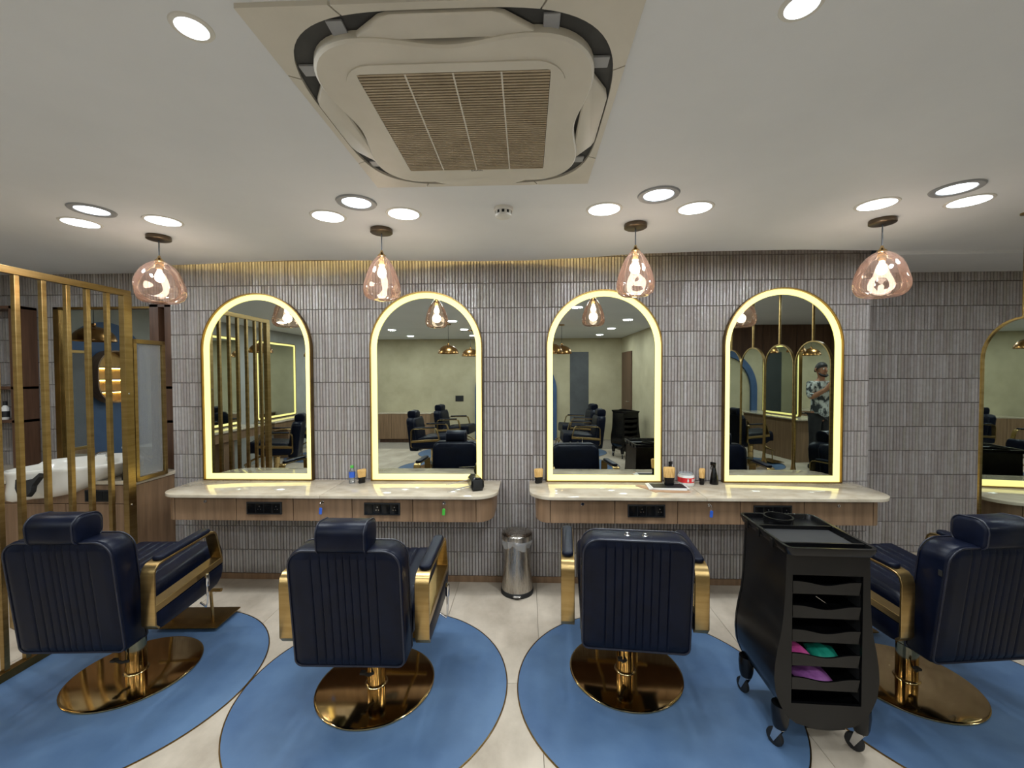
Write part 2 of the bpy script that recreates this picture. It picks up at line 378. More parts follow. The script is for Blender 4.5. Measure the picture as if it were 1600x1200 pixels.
# ------------------------------------------------------------------ blue floor circles
def floor_circle(x, y, R_, label, seg=96):
    o = empty('floor_circle', (x, y, 0), 0, label, 'floor inlay', 'blue circles let into the floor')
    MB().lathe([(R_ - .006, .0), (R_ - .006, .0035)], n=seg).build('blue_disc', MT['matblue'], o, smooth=0)
    mb = MB(); mb.lathe([(R_ - .006, .0), (R_ - .006, .0042), (R_, .0042), (R_, .0)], n=seg, cap=False)
    mb.build('brass_rim', MT['brassdark'], o, smooth=0); return o
CH = [(-2.146, 2.21, 2.7), (-.794, 2.157, .6), (.53, 2.296, -4.9), (2.0, 2.273, 6.5)]
MATR = .684
floor_circle(-2.158, 2.136, MATR, 'blue circle in the floor under the chair beside the brass slat screen')
floor_circle(-.79, 2.154, MATR, 'blue circle in the floor under the headrest chair left of the bin')
floor_circle(.627, 2.171, MATR, 'blue circle in the floor under the chair without headrest')
floor_circle(2.10, 2.16, MATR, 'blue circle in the floor right of the black trolley')
for i, (x, y, lb) in enumerate(((-4.15, -.05, 'blue floor circle below the lit tall mirror nearest the slat screen'), (-4.15, -1.75, 'blue floor circle below the lit tall mirror farther from the slat screen'), (-1.62, -.75, 'blue floor circle left of the island, nearer the tiled wall'), (-1.62, -2.15, 'blue floor circle left of the island, nearer the beige back wall'), (1.0, -1.0, 'blue floor circle right of the island, nearer the tiled wall'), (1.02, -2.3, 'blue floor circle right of the island, nearer the beige back wall'))):
    floor_circle(x, y, .62, lb, 64)

# ------------------------------------------------------------------ barber chair
SEAMS = [0, .03, -.03, .065, -.065, .10, -.10, .14, -.14]
def make_chair(name, label, loc, rz, headrest=True, group='navy and brass styling chairs'):
    t = empty(name, (loc[0], loc[1], .004), rz, label, 'chair', group)
    nv, br, bp = MT['navy'], MT['brass'], MT['brasspol']
    # base and column
    MB().lathe([(.296, 0), (.299, .004), (.299, .009), (.295, .0115), (.288, .0125), (.09, .0125), (.058, .0128), (.055, .018), (.05, .02)], n=64).build('base', bp, t, smooth=40)
    MB().lathe([(.047, .02), (.047, .2), (.044, .203), (.044, .215), (.047, .218), (.047, .31), (.06, .325), (.06, .345)], n=40).build('column', bp, t, smooth=30)
    mb = MB(); mb.box(-.13, .13, -.2, .2, .342, .362); mb.box(-.17, .17, -.05, .05, .355, .385); mb.build('seat_plate', MT['brassdark'], t, bevel=.004)
    mb = MB(); mb.tube([(0, -.045, .09), (-.02, -.065, .095), (-.035, -.085, .12)], .008); mb.box(-.05, -.025, -.10, -.075, .118, .128); mb.build('pump_pedal', MT['blackmatt'], t)
    MB().tube([(-.06, -.2, .352), (-.085, -.21, .31), (-.03, -.22, .3), (.06, -.225, .305), (.075, -.2, .352)], .0045).build('release_loop', MT['chrome'], t)
    # seat cushion with lengthwise channels, rising a little to the front
    nxs, nys = 70, 12; W, Dp = .50, .52
    vs = []; top = []
    def hz(x, y):
        e = 1.0
        ex = max(0, abs(x) - (W / 2 - .035)) / .035; ey = max(0, y - .30) / .04; ez = max(0, -.17 - y) / .03
        drop = .035 * (1 - math.sqrt(max(0, 1 - min(1, ex) ** 2))) + .05 * (1 - math.sqrt(max(0, 1 - min(1, ey) ** 2))) + .02 * min(1, ez) ** 2
        grv = sum(math.exp(-((x - s) / .0045) ** 2) for s in (-.15, -.1, -.05, 0, .05, .1, .15)) * .006
        return .555 + (y + .2) * .085 - drop - grv
    ys = [-.20 + (.54) * k / nys for k in range(nys - 1)] + [.305, .32, .333, .34]
    xs_ = [-W / 2 + W * k / nxs for k in range(nxs + 1)]
    n = len(xs_)
    for y in ys:
        for x in xs_: vs.append((x, y, hz(x, y)))
    fs = [(j * n + i, j * n + i + 1, (j + 1) * n + i + 1, (j + 1) * n + i) for j in range(len(ys) - 1) for i in range(n - 1)]
    base = len(vs)
    rim = [i for i in range(n)] + [j * n + n - 1 for j in range(1, len(ys))] + [(len(ys) - 1) * n + i for i in range(n - 2, -1, -1)] + [j * n for j in range(len(ys) - 2, 0, -1)]
    for i in rim: vs.append((vs[i][0], vs[i][1], .40 + (vs[i][1] + .2) * .05))
    m_ = len(rim)
    for k in range(m_): fs.append((rim[k], base + k, base + (k + 1) % m_, rim[(k + 1) % m_]))
    fs.append(tuple(base + k for k in range(m_)))
    MB().add(vs, fs).build('seat', nv, t, smooth=50)
    # side assemblies
    for s in (-1, 1):
        xc = s * .312; hw = .033
        path = [(-.262, .392), (-.285, .42), (-.285, .665), (-.275, .695), (-.255, .710), (-.22, .716), (.11, .727), (.14, .722), (.157, .705), (.168, .67), (.207, .535)]
        # smooth path
        L_in = []
        for k, (y, z) in enumerate(path):
            a = Vector(path[max(k - 1, 0)]); b = Vector(path[min(k + 1, len(path) - 1)]); tn = (b - a).normalized(); nn = Vector((tn.y, -tn.x))
            L_in.append((Vector((y, z)), nn))
        loops = []
        for p, nn in L_in:
            q = p + nn * .011
            loops.append([(xc - hw, p.x, p.y), (xc + hw, p.x, p.y), (xc + hw, q.x, q.y), (xc - hw, q.x, q.y)])
        mb = MB().rings(loops)
        o = mb.build('arm_frame', br, t, smooth=40, bevel=.0015, seg=1)
        # brass strip along the side
        mb = MB(); mb.rings([[(xc - hw * .9, y, z - .017), (xc + hw, y, z - .017), (xc + hw, y, z + .017), (xc - hw * .9, y, z + .017)] for y, z in ((-.276, .497), (.205, .53))])
        mb.build('side_strip', br, t, smooth=0, bevel=.0015, seg=1)
        # padded side panel below the strip
        prof = [(-.272, .476), (-.272, .41), (-.262, .393), (-.235, .385), (.10, .392), (.16, .402), (.195, .43), (.208, .47), (.208, .508)]
        cy_, cz_ = -.03, .45
        loops = []
        for ins, xo in ((.010, -hw + .002), (0, -hw + .008), (0, hw - .01), (.004, hw - .003), (.012, hw)):
            loops.append([(xc + (xo if s > 0 else -xo), y + (cy_ - y) * ins / .24, z + (cz_ - z) * ins / .06) for y, z in prof])
        MB().rings(loops).build('side_panel', nv, t, smooth=40)
        # arm pad
        mb = MB(); cushion(mb, .058, .36, .026, .027, .011, (0, 0, 0))
        mb.build('arm_pad', nv, t, smooth=50, loc=(xc, -.055, .716), rot=(math.radians(1.9), 0, 0))
    # recline lever on the right side
    mb = MB(); mb.tube([(.33, .035, .36), (.365, .03, .34), (.372, .03, .36), (.372, .032, .46)], .0055); mb.lathe([(.0095, 0), (.011, .01), (.011, .06), (.008, .068)], (.372, .032, .455), 14)
    mb.build('recline_lever', MT['chrome'], t)
    # backrest (sheared backwards)
    Wb, Hb, T = .498, .555, .145
    def sh(x, y, z): return (x, y - z * .118, .322 + z)
    def outl(ins): return rrect(Wb - 2 * ins, Hb - 2 * ins, (.03, .03, .075, .075), 8, 0, Hb / 2)
    y0 = -.335
    loops = []
    for ins, y in ((.012, y0 + .004), (.004, y0 + .010), (0, y0 + .02), (0, y0 + T - .035), (.008, y0 + T - .012), (.028, y0 + T), (.07, y0 + T + .008)):
        loops.append([sh(x, y, z) for x, z in outl(ins)])
    bk = MB().rings(loops).build('backrest', nv, t, smooth=50)
    # channelled rear panel
    cols = sorted(set([round(-1 + 2 * k / 40, 4) for k in range(41)])); rows = [k / 26 for k in range(27)]
    xs0 = sorted(set([round(c * (Wb / 2 - .012), 4) for c in cols] + [round(sx + d_, 4) for sx in SEAMS for d_ in (-.006, -.003, 0, .003, .006)]))
    def hwid(z):
        H = Hb - .024; w2 = Wb / 2 - .012; zz = z * H; rt, rb = .063, .02
        if zz > H - rt: q = zz - (H - rt); return w2 - rt + math.sqrt(max(rt * rt - q * q, 0))
        if zz < rb: q = rb - zz; return w2 - rb + math.sqrt(max(rb * rb - q * q, 0))
        return w2
    rows = sorted(set(rows + [.885 + .115 * math.sin(.5 * PI * k / 8) for k in range(9)]))
    vs = []
    w2 = Wb / 2 - .012
    for z in rows:
        hw_ = hwid(z)
        for x in xs0:
            xx = x if abs(x) < .15 else math.copysign(.15 + (abs(x) - .15) / (w2 - .15) * (hw_ - .15), x)
            e = min(1, (hw_ - abs(xx)) / .02) * min(1, z * Hb / .02, (1 - z) * Hb / .03 + .05)
            gr = sum(math.exp(-((x - s) / .003) ** 2) for s in SEAMS) * .005
            bul = sum(math.cos((x - s) * 0) * 0 for s in ())
            vs.append(sh(xx, y0 + .004 - .008 * max(e, 0) + gr * max(min(e, 1), 0), .012 + z * (Hb - .024)))
    n = len(xs0)
    fs = [(j * n + i, j * n + i + 1, (j + 1) * n + i + 1, (j + 1) * n + i) for j in range(len(rows) - 1) for i in range(n - 1)]
    MB().add(vs, fs).build('rear_panel', nv, bk, smooth=60)
    MB().tube([sh(x, y0 + .004, z) for x, z in outl(.006)], .0045, 8, closed=True).build('piping', MT['piping'], bk)
    MB().tube([sh(x, y0 + T - .02, z) for x, z in outl(.001)], .0035, 8, closed=True).build('piping', MT['piping'], bk)
    if headrest:
        prof = []
        for (cy_, cz_, rr, a0, a1) in ((-.03, .04, .036, 180, 270), (.035, .045, .04, 270, 360), (.03, .085, .045, 0, 90), (-.02, .085, .05, 90, 180)):
            for k in range(6):
                a = math.radians(a0 + (a1 - a0) * k / 5); prof.append((cy_ + rr * math.cos(a), cz_ + rr * math.sin(a)))
        hb = -.335 - .075
        loops = []
        for ins, x in ((.016, -.112), (.005, -.108), (0, -.098), (0, .098), (.005, .108), (.016, .112)):
            loops.append([(x, hb + .055 + y * (1 - ins / .07), .858 + .065 + (z - .065) * (1 - ins / .07)) for y, z in prof])
        h = MB().rings(loops).build('headrest', nv, t, smooth=50)
        for x in (-.103, .103): MB().tube([(x, hb + .055 + y, .858 + z) for y, z in prof], .0035, 6, closed=True).build('piping', MT['piping'], h)
        for x in (-.04, .04): MB().tube([(x, hb + .06, .80), (x, hb + .06, .93)], .006).build('headrest_post', MT['chrome'], t)
    else:
        for x in (-.04, .04):
            MB().lathe([(.014, 0), (.014, .004), (.009, .007), (.009, .014), (.006, .016)], (x, -.345, .8755), 16).build('headrest_socket', MT['chrome'], t)
    # footrest
    f = MB().box(-.2, .2, .35, .59, .022, .03).build('footplate', MT['brassdark'], t, bevel=.003)
    mb = MB()
    mb.tube([(-.2, .40, .245), (.2, .40, .245)], .011)
    for x in (-.13, .13):
        mb.tube([(x, .40, .245), (x, .42, .028)], .009); mb.tube([(x * .8, .12, .375), (x * .8, .3, .3), (x, .40, .245)], .010)
    mb.build('footrest_frame', br, t)
    # zip pull
    MB().box(-.2525, -.2485, -.37, -.355, .74, .765).build('zip_pull', MT['blackmatt'], bk, smooth=0)
    return t
ch1 = make_chair('barber_chair', 'navy chair with headrest beside the brass slat screen, armrest lever showing', CH[0], math.radians(CH[0][2]))
def clone_chair(src, label, x, y, deg):
    c = copy_tree(src); c.location = (x, y, .004); c.rotation_euler = (0, 0, math.radians(deg)); c['label'] = label; return c
clone_chair(ch1, 'navy chair with headrest and channelled back, in front of the mirror left of the bin', *CH[1])
make_chair('barber_chair', 'navy chair without headrest, two chrome sockets on top of its back', CH[2], math.radians(CH[2][2]), headrest=False)
clone_chair(ch1, 'navy chair with headrest behind the black trolley at the right edge', *CH[3])
# chairs behind the photographer, seen in the mirrors
clone_chair(ch1, 'reflected navy chair left of the island, nearer the tiled wall, facing the island', -1.62, -.75, -85)
clone_chair(ch1, 'reflected navy chair left of the island, nearer the beige back wall', -1.45, -2.1, -80)
clone_chair(ch1, 'reflected navy chair right of the island, nearer the tiled wall, facing the island', .95, -1.05, 88)
clone_chair(ch1, 'reflected navy chair right of the island, nearer the beige back wall', 1.02, -2.3, 84)
clone_chair(ch1, 'reflected navy chair below the lit tall mirror nearest the slat screen', -4.0, -.1, 70)
clone_chair(ch1, 'reflected navy chair below the lit tall mirror farther from the slat screen', -4.0, -1.6, 80)

# ------------------------------------------------------------------ lit arch mirrors
def arch_mirror(x, label):
    t = empty('arched_mirror', (x, WY, .80), 0, label, 'mirror', 'lit arched mirrors on the tiled wall')
    W_, H_ = .874, 1.462
    def A(d): return arch_pts(W_, 0, H_, 36, d)
    mb = MB(); ring_plate(mb, A(0), A(.008), -.044, -.004); mb.build('brass_frame', MT['brassdark'], t, smooth=40)
    mb = MB(); ring_plate(mb, A(.008), A(.050), -.024, -.006); mb.build('light_band', MT['led'], t, smooth=40)
    mb = MB(); L = A(.048); mb.rings([[(px, -.018, pz) for px, pz in L], [(px, -.010, pz) for px, pz in L]]); mb.build('mirror_glass', MT['mirror'], t, smooth=0)
    return t
MX = [-2.1115, -.7778, .5829, 1.9125]
arch_mirror(MX[0], 'lit arched mirror reflecting the brass slat screen')
arch_mirror(MX[1], 'lit arched mirror left of the bin, reflecting the low wooden cabinet')
arch_mirror(MX[2], 'lit arched mirror right of the bin, reflecting the chair without headrest')
arch_mirror(MX[3], 'lit arched mirror reflecting the hanging capsule mirrors')

# ------------------------------------------------------------------ wall counters
FY = 2.87   # drawer front plane
def plan_outline(xa, xb, yf, yb, r, n=8):
    pts = [(xb, yb), (xa, yb)]
    for k in range(n + 1):
        a = PI + .5 * PI * k / n; pts.append((xa + r + r * math.cos(a), yf + r + r * math.sin(a)))
    for k in range(n + 1):
        a = 1.5 * PI + .5 * PI * k / n; pts.append((xb - r + r * math.cos(a), yf + r + r * math.sin(a)))
    return pts
def worktop(name, label, xa, xb, xj, zt=.80, th=.022, yf=2.83, r=.16):
    t = empty(name, ((xa + xb) / 2, WY, zt), 0, label, 'worktop')
    cx = (xa + xb) / 2
    for (a, b, ra, rb) in ((xa, xj - .001, r, 0), (xj + .001, xb, 0, r)):
        pts = [(b, WY - .002), (a, WY - .002)]
        if ra: pts += [(a + ra + ra * math.cos(PI + .5 * PI * k / 10), yf + ra + ra * math.sin(PI + .5 * PI * k / 10)) for k in range(11)]
        else: pts.append((a, yf))
        if rb: pts += [(b - rb + rb * math.cos(1.5 * PI + .5 * PI * k / 10), yf + rb + rb * math.sin(1.5 * PI + .5 * PI * k / 10)) for k in range(11)]
        else: pts.append((b, yf))
        mb = MB(); mb.rings([[(x - cx, y - WY, z) for x, y in pts] for z in (-th, 0)]); mb.build('marble_slab', MT['marble'], t, smooth=40, bevel=.003)
    return t
worktop('marble_worktop', 'cream marble worktop with rounded ends below the two mirrors left of the bin', -2.60, -.205, -1.42)
worktop('marble_worktop', 'cream marble worktop with rounded ends below the two mirrors right of the bin', .015, 2.45, 1.19)
def wall_cabinet(label, xa, xb, div, kinds, locks):
    """wall-hung drawer cabinet: div = x of the joints in the front, kinds per bay"""
    z0, z1 = .61, .775; cx = (xa + xb) / 2
    t = empty('wall_cabinet', (cx, WY, z0), 0, label, 'cabinet', 'wall-hung drawer cabinets')
    def P(x, y, z): return (x - cx, y - WY, z - z0)
    mb = MB(); a, b = div[0], div[-1]
    mb.rings([[P(x, y, z) for x, y in ((b, WY), (a, WY), (a, FY + .02), (b, FY + .02))] for z in (z0, z1)])
    mb.build('body', MT['wooddark'], t, smooth=0)
    for sgn, xe, xi in ((-1, xa, div[0]), (1, xb, div[-1])):
        r_ = abs(xe - xi) - .004; pts = [(xi + sgn * .002, WY - .003), (xi + sgn * .002, FY)]
        n = 10
        for k in range(n + 1):
            an = .5 * PI * k / n; pts.append((xi + sgn * (.004 + r_ * math.sin(an)), FY + r_ * 1.4 * (1 - math.cos(an))))
        pts.append((xe, WY - .003))
        mb = MB(); mb.rings([[P(x, y, z) for x, y in pts] for z in (z0, z1)]); mb.build('curved_end', MT['wood'], t, smooth=35, bevel=.001, seg=1)
    for i, k in enumerate(kinds):
        a, b = div[i] + .002, div[i + 1] - .002; m_ = (a + b) / 2
        mb = MB(); p0, p1 = P(a, FY, z0), P(b, FY + .018, z1); mb.box(p0[0], p1[0], p0[1], p1[1], p0[2], p1[2] - .004)
        if k == 'd':
            o = mb.build('drawer', MT['wood'], t, smooth=0, bevel=.0012, seg=1)
            lk = MB(); lk.lathe([(.0115, 0), (.0115, .004), (.009, .006)], n=20); lk.box(-.0012, .0012, -.005, .005, .0055, .0068, 1)
            lk.build('lock', [MT['chrome'], MT['blackmatt']], o, loc=P(m_ - .0, FY, z1 - .032), rot=(PI / 2, 0, 0))
        else:
            o = mb.build('socket_panel', MT['wood'], t, smooth=0, bevel=.0012, seg=1)
            q = P(m_, FY, .70)
            pl = MB(); pl.box(q[0] - .125, q[0] + .125, q[1] - .009, q[1], q[2] - .043, q[2] + .043)
            pl.build('socket_plate', MT['blackmatt'], o, smooth=30, bevel=.002)
            s = MB()
            for u in range(4): s.box(q[0] - .117 + u * .059, q[0] - .117 + u * .059 + .055, q[1] - .0115, q[1] - .008, q[2] - .034, q[2] + .034)
            s.build('socket_module', MT['black'], o, smooth=30, bevel=.0015)
            h = MB()
            for u in (1, 3):
                for (dx, dz, rr) in ((0, .014, .0042), (-.009, -.006, .0034), (.009, -.006, .0034)):
                    h.lathe([(rr, 0), (rr, .0012), (rr * .5, .0012)], (0, 0, 0), 10)
                    for ii in range(len(h.v) - 30, len(h.v)):
                        vx, vy, vz = h.v[ii]; h.v[ii] = (q[0] - .117 + u * .059 + .0275 + dx + vx, q[1] - .0116 - vz, q[2] + dz + vy)
            h.build('socket_contact', MT['steel'], o, smooth=0)
    return t
divL = [-2.478, -2.035, -1.629, -1.214, -.790, -.352]; divR = [.156, .592, 1.012, 1.427, 1.845, 2.292]
wall_cabinet('wooden drawer cabinet hung below the worktop left of the bin, green key tag', -2.555, -.236, divL, 'dsdsd', None)
wall_cabinet('wooden drawer cabinet hung below the worktop right of the bin, half behind the trolley', .061, 2.36, divR, 'dsdsd', None)
def key(x, label, m_):
    t = empty('key', (x, FY - .008, .743), 0, label, 'key', 'keys hanging in the drawer locks')
    mb = MB(); mb.box(-.001, .001, -.014, 0, -.004, .004); mb.lathe([(.008, -.001), (.008, .001)], (0, 0, 0), 14)
    for i in range(len(mb.v) - 28, len(mb.v)): vx, vy, vz = mb.v[i]; mb.v[i] = (vz, vx - .02, vy)
    mb.build('key_blade', MT['chrome'], t)
    MB().tube([(.006 * math.cos(a), -.024, -.016 + .010 * math.sin(a)) for a in [2 * PI * k / 14 for k in range(14)]], .001, 6, closed=True).build('ring', MT['chrome'], t)
    mb = MB(); cushion(mb, .020, .046, .005, .006, .0015); mb.build('tag', m_, t, loc=(.002, -.022, -.052), rot=(PI / 2, .08, 0))
key((divL[2] + divL[3]) / 2, 'drawer key with blue tag left of the bin', MT['bluetag'])
key((divL[4] + divL[5]) / 2, 'drawer key with bright green tag', MT['green'])
key((divR[2] + divR[3]) / 2, 'drawer key with blue tag right of the bin', MT['bluetag'])

# ------------------------------------------------------------------ ceiling fittings
def downlight(x, y, label, kind='flush', power=DL_W, small=False):
    t = empty('downlight', (x, y, CEIL), 0, label, 'downlight', 'ceiling downlights')
    if kind == 'flush':
        R1, R2 = (.036, .046) if small else (.080, .092)
        MB().lathe([(R1, -.001), (R1, -.004), (R2, -.003), (R2 + .002, 0)], n=40, cap=False).build('trim_ring', MT['white'], t, smooth=40)
        MB().lathe([(R1, -.0035), (R1, -.001)], n=40).build('lens', MT['lens'], t, smooth=0)
    else:
        R1, R2 = .068, .098
        MB().lathe([(R1, -.001), (R1 + .004, -.006), (R2 - .004, -.007), (R2, 0)], n=40, cap=False).build('trim_ring', MT['rim'], t, smooth=40)
        MB().lathe([(R1, -.003), (R1, -.001)], n=40).build('lens', MT['lens'], t, smooth=0)
    if power:
        l = bpy.data.lights.new('downlight_beam', 'AREA'); l.shape = 'DISK'; l.size = .14; l.energy = power; l.color = (.86, .94, 1.0); l.spread = PI
        lo = bpy.data.objects.new('downlight_beam', l); COL.objects.link(lo); lo.parent = t; lo.location = (0, 0, -.012)
    return t
DLS = [(-.822, 1.036, 'flush', 'downlight left of the air conditioner'), (.642, 1.031, 'flush', 'downlight right of the air conditioner'),
       (-2.247, 2.136, 'rim', 'grey-rimmed downlight nearest the camera above the chair by the slat screen'), (-2.499, 2.31, 'flush', 'downlight closest to the slat screen'), (-2.015, 2.303, 'flush', 'downlight above the first pendant lamp'),
       (-1.073, 2.279, 'flush', 'downlight left of the grey-rimmed one by the second pendant'), (-.845, 2.101, 'rim', 'grey-rimmed downlight between two white ones by the second pendant'), (-.655, 2.262, 'flush', 'downlight right of the second pendant lamp'),
       (.405, 2.248, 'flush', 'downlight left of the third pendant lamp'), (.633, 2.077, 'rim', 'grey-rimmed downlight by the third pendant lamp'), (.874, 2.253, 'flush', 'downlight right of the third pendant lamp'),
       (1.783, 2.244, 'flush', 'downlight left of the fourth pendant lamp'), (2.003, 2.068, 'rim', 'grey-rimmed downlight by the fourth pendant lamp'), (2.215, 2.224, 'flush', 'downlight nearest the hanging capsule mirrors')]
for i, (x, y, k, lb) in enumerate(DLS): downlight(x, y, lb, k, small=i < 2)
k = 0
for yy in (-.3, -1.6, -2.9):
    for xx in (-4.0, -2.6, -1.2, .2, 1.6):
        k += 1; downlight(xx, yy, 'rear downlight in the row %s, %s' % ({-.3: 'nearest the tiled wall', -1.6: 'in the middle', -2.9: 'by the back wall'}[yy], {-4.0: 'first from the left wall', -2.6: 'second from the left wall', -1.2: 'left of the island', .2: 'above the island', 1.6: 'right of the island'}[xx]), 'flush', DL_BACK_W)
for xx, lb in ((3.6, 'downlight beyond the hanging mirrors, nearer one'), (4.9, 'downlight beyond the hanging mirrors, farther one')): downlight(xx, 1.6, lb, 'flush', 13.0)
downlight(-3.7, 2.5, 'downlight over the hair wash counter', 'flush', DL_W)

# smoke detector
t = empty('smoke_detector', (-.119, 2.21, CEIL), 0, 'white smoke detector on the ceiling above the bin', 'detector')
MB().lathe([(.05, 0), (.05, -.012), (.046, -.018)], n=36).build('mount', MT['white'], t)
MB().lathe([(.040, -.018), (.040, -.034)], n=36).build('sensor_core', MT['blackmatt'], t)
for k in range(10):
    a = 2 * PI * k / 10; mb = MB(); mb.box(.037, .043, -.006, .006, -.036, -.016); mb.build('fin', MT['white'], t, smooth=0, rot=(0, 0, a))
MB().lathe([(.043, -.034), (.041, -.044), (.03, -.05), (.01, -.051)], n=36).build('cap', MT['white'], t)

# air conditioner cassette
t = empty('air_conditioner', (-.20, 1.445, CEIL), 0, 'square ceiling air conditioner with round-cornered slatted grille', 'air conditioner')
def supersq(h, p, a):
    c, s = math.cos(a), math.sin(a); r = (abs(c) ** p + abs(s) ** p) ** (-1 / p); return (h * r * c, h * r * s)
def sq(h, a):
    c, s = math.cos(a), math.sin(a); r = 1 / max(abs(c), abs(s)); return (h * r * c, h * r * s)
for k in range(4):
    for (a0, a1, nm) in ((-28, 28, 'side_cover'), (28, 62, 'corner_cover')):
        ang = [math.radians(k * 90 + a0 + .25 + (a1 - a0 - .5) * i / 14) for i in range(15)]
        if nm == 'corner_cover': ang = sorted(ang + [math.radians(k * 90 + 45)])
        inn = [supersq(.452, 3.8, a) for a in ang]; out_ = [sq(.472, a) for a in ang]
        if nm == 'side_cover': pass
        pts = out_ + inn[::-1]
        mb = MB(); mb.rings([[(x, y, z) for x, y in pts] for z in (-.012, -.0)]); mb.build(nm, MT['acplastic'], t, smooth=0)
MB().add([(*supersq(.455, 3.8, 2 * PI * i / 64), -.002) for i in range(64)], [tuple(range(64))]).build('cavity', MT['acdark'], t, smooth=0)
def body(a, grow=0):
    x, y = supersq(.412 + grow, 3.8, a)
    dent = .05 * (0.5 + .5 * math.cos(4 * a)) ** 1.2
    f_ = 1 - dent / .40; return (x * f_, y * f_)
n = 128; A_ = [2 * PI * i / n for i in range(n)]
mb = MB(); mb.rings([[(*body(a), z) for a in A_] for z in (-.004, -.024)] + [[(*body(a, -.006), -.030) for a in A_]]); mb.build('grille_body', MT['acplastic'], t, smooth=40)
fr = [(*p,) for p in rrect(.62, .62, .09, 8)]
mb = MB(); i2 = rrect(.535, .555, .012, 8)
mb.rings([[(x, y, z) for x, y in L] for L, z in ((fr, -.029), (fr, -.034), (i2, -.034), (i2, -.028))], cap0=False, cap1=False); mb.build('grille_frame', MT['acplastic'], t, smooth=20)
MB().box(-.27, .27, -.28, .28, -.0315, -.031).build('grille_backing', MT['acdark'], t, smooth=0)
mb = MB()
for i in range(46):
    y = -.272 + .544 * i / 45; mb.box(-.266, .266, y - .0036, y + .0036, -.0345, -.0318)
o = mb.build('grille_slats', MT['acgrille'], t, smooth=0); o['kind'] = 'stuff'
for x in (-.133, 0, .133): MB().box(x - .0025, x + .0025, -.275, .275, -.0352, -.0335).build('grille_rib', MT['acplastic'], t, smooth=0)
for k in range(4):
    L = [(-.205, .374), (.205, .374), (.222, .380), (.224, .388), (.15, .438), (.12, .446), (-.12, .446), (-.15, .438), (-.224, .388), (-.222, .380)]
    mb = MB(); mb.rings([[(x, y, z) for x, y in L] for z in (-.006, -.016)] + [[(x * .97, .405 + (y - .405) * .86, -.021) for x, y in L]])
    mb.build('air_flap', MT['acplastic'], t, smooth=40, rot=(0, 0, k * PI / 2))
    for x in (-.262, .262): MB().box(x - .02, x + .02, .375, .425, -.010, -.003).build('flap_hinge', MT['rim'], t, smooth=0, bevel=.002, rot=(0, 0, k * PI / 2))
tx = bpy.data.curves.new('maker_lettering', 'FONT'); tx.body = 'DAIKIN'; tx.size = .014; tx.extrude = .0003; tx.align_x = 'CENTER'
tx.materials.append(MT['acdark']); _o = bpy.data.objects.new('tmp', tx); COL.objects.link(_o)
_me = bpy.data.meshes.new_from_object(_o.evaluated_get(bpy.context.evaluated_depsgraph_get())); bpy.data.objects.remove(_o); bpy.data.curves.remove(tx)
to = bpy.data.objects.new('maker_lettering', _me); COL.objects.link(to); to.parent = t; to.location = (0, .286, -.0345); to.rotation_euler = (PI, 0, 0)

# pendant lamps
def pendant(x, y, label, prof, dents, drop, seed, rz=0):
    rnd = random.Random(seed)
    t = empty('pendant_lamp', (x, y, CEIL), rz, label, 'pendant lamp', 'amber glass pendant lamps')
    MB().lathe([(.062, 0), (.064, -.004), (.064, -.022), (.058, -.026), (.012, -.027)], n=36).build('canopy', MT['bronze'], t, smooth=40)
    MB().tube([(0, 0, -.02), (0, 0, -drop + .02)], .0035, 8).build('cord', MT['blackmatt'], t)
    MB().lathe([(.005, .03), (.008, .022), (.012, .012), (.024, 0), (.026, -.006), (.021, -.010), (.021, -.052), (.019, -.056)], (0, 0, -drop), 24).build('socket', MT['brasspol'], t)
    n, m_ = 48, 30; vs = []
    hgt = prof[-1][1]
    def pr(u):
        for (r0, z0), (r1, z1) in zip(prof, prof[1:]):
            if z0 >= u >= z1: k_ = (z0 - u) / (z0 - z1 + 1e-9); k_ = k_ ; return r0 + (r1 - r0) * k_
        return prof[-1][0]
    zs = []
    for (r0, z0), (r1, z1) in zip(prof, prof[1:]):
        zs += [z0 + (z1 - z0) * i / 4 for i in range(4)]
    zs.append(hgt)
    # catmull smoothing of radius
    rad = [pr(z) for z in zs]
    for _ in range(2): rad = [rad[0]] + [(rad[i - 1] + 2 * rad[i] + rad[i + 1]) / 4 for i in range(1, len(rad) - 1)] + [rad[-1]]
    for z, r_ in zip(zs, rad):
        for k in range(n):
            a = 2 * PI * k / n; rr = r_
            for (da, dz, dw, dd) in dents:
                dist = math.hypot(((a - da + PI) % (2 * PI) - PI) * max(r_, .03), z - dz) / dw
                rr -= dd * math.exp(-dist * dist * 1.6)
            vs.append((rr * math.cos(a), rr * math.sin(a), z - drop))
    fs = []
    for i in range(len(zs) - 1):
        for k in range(n): k2 = (k + 1) % n; fs.append((i * n + k, i * n + k2, (i + 1) * n + k2, (i + 1) * n + k))
    fs.append(tuple((len(zs) - 1) * n + k for k in range(n)))
    MB().add(vs, fs).build('glass_shade', MT['amberglass'], t, smooth=80)
    mb = MB(); mb.lathe([(.010, .03), (.013, .02), (.021, .0), (.026, -.018), (.023, -.033), (.014, -.044), (.003, -.048)], (0, 0, -drop - .085), 24); mb.build('bulb', MT['bulb'], t, smooth=80)
    l = bpy.data.lights.new('bulb_light', 'POINT'); l.energy = 1.4; l.color = (1.0, .84, .66); l.shadow_soft_size = .04
    lo = bpy.data.objects.new('bulb_light', l); COL.objects.link(lo); lo.parent = t; lo.location = (0, 0, -drop - .175)
    return t
round_prof = [(.024, -.004), (.046, -.014), (.072, -.034), (.096, -.062), (.115, -.098), (.128, -.138), (.135, -.175), (.132, -.208), (.117, -.238), (.09, -.256), (.055, -.261)]
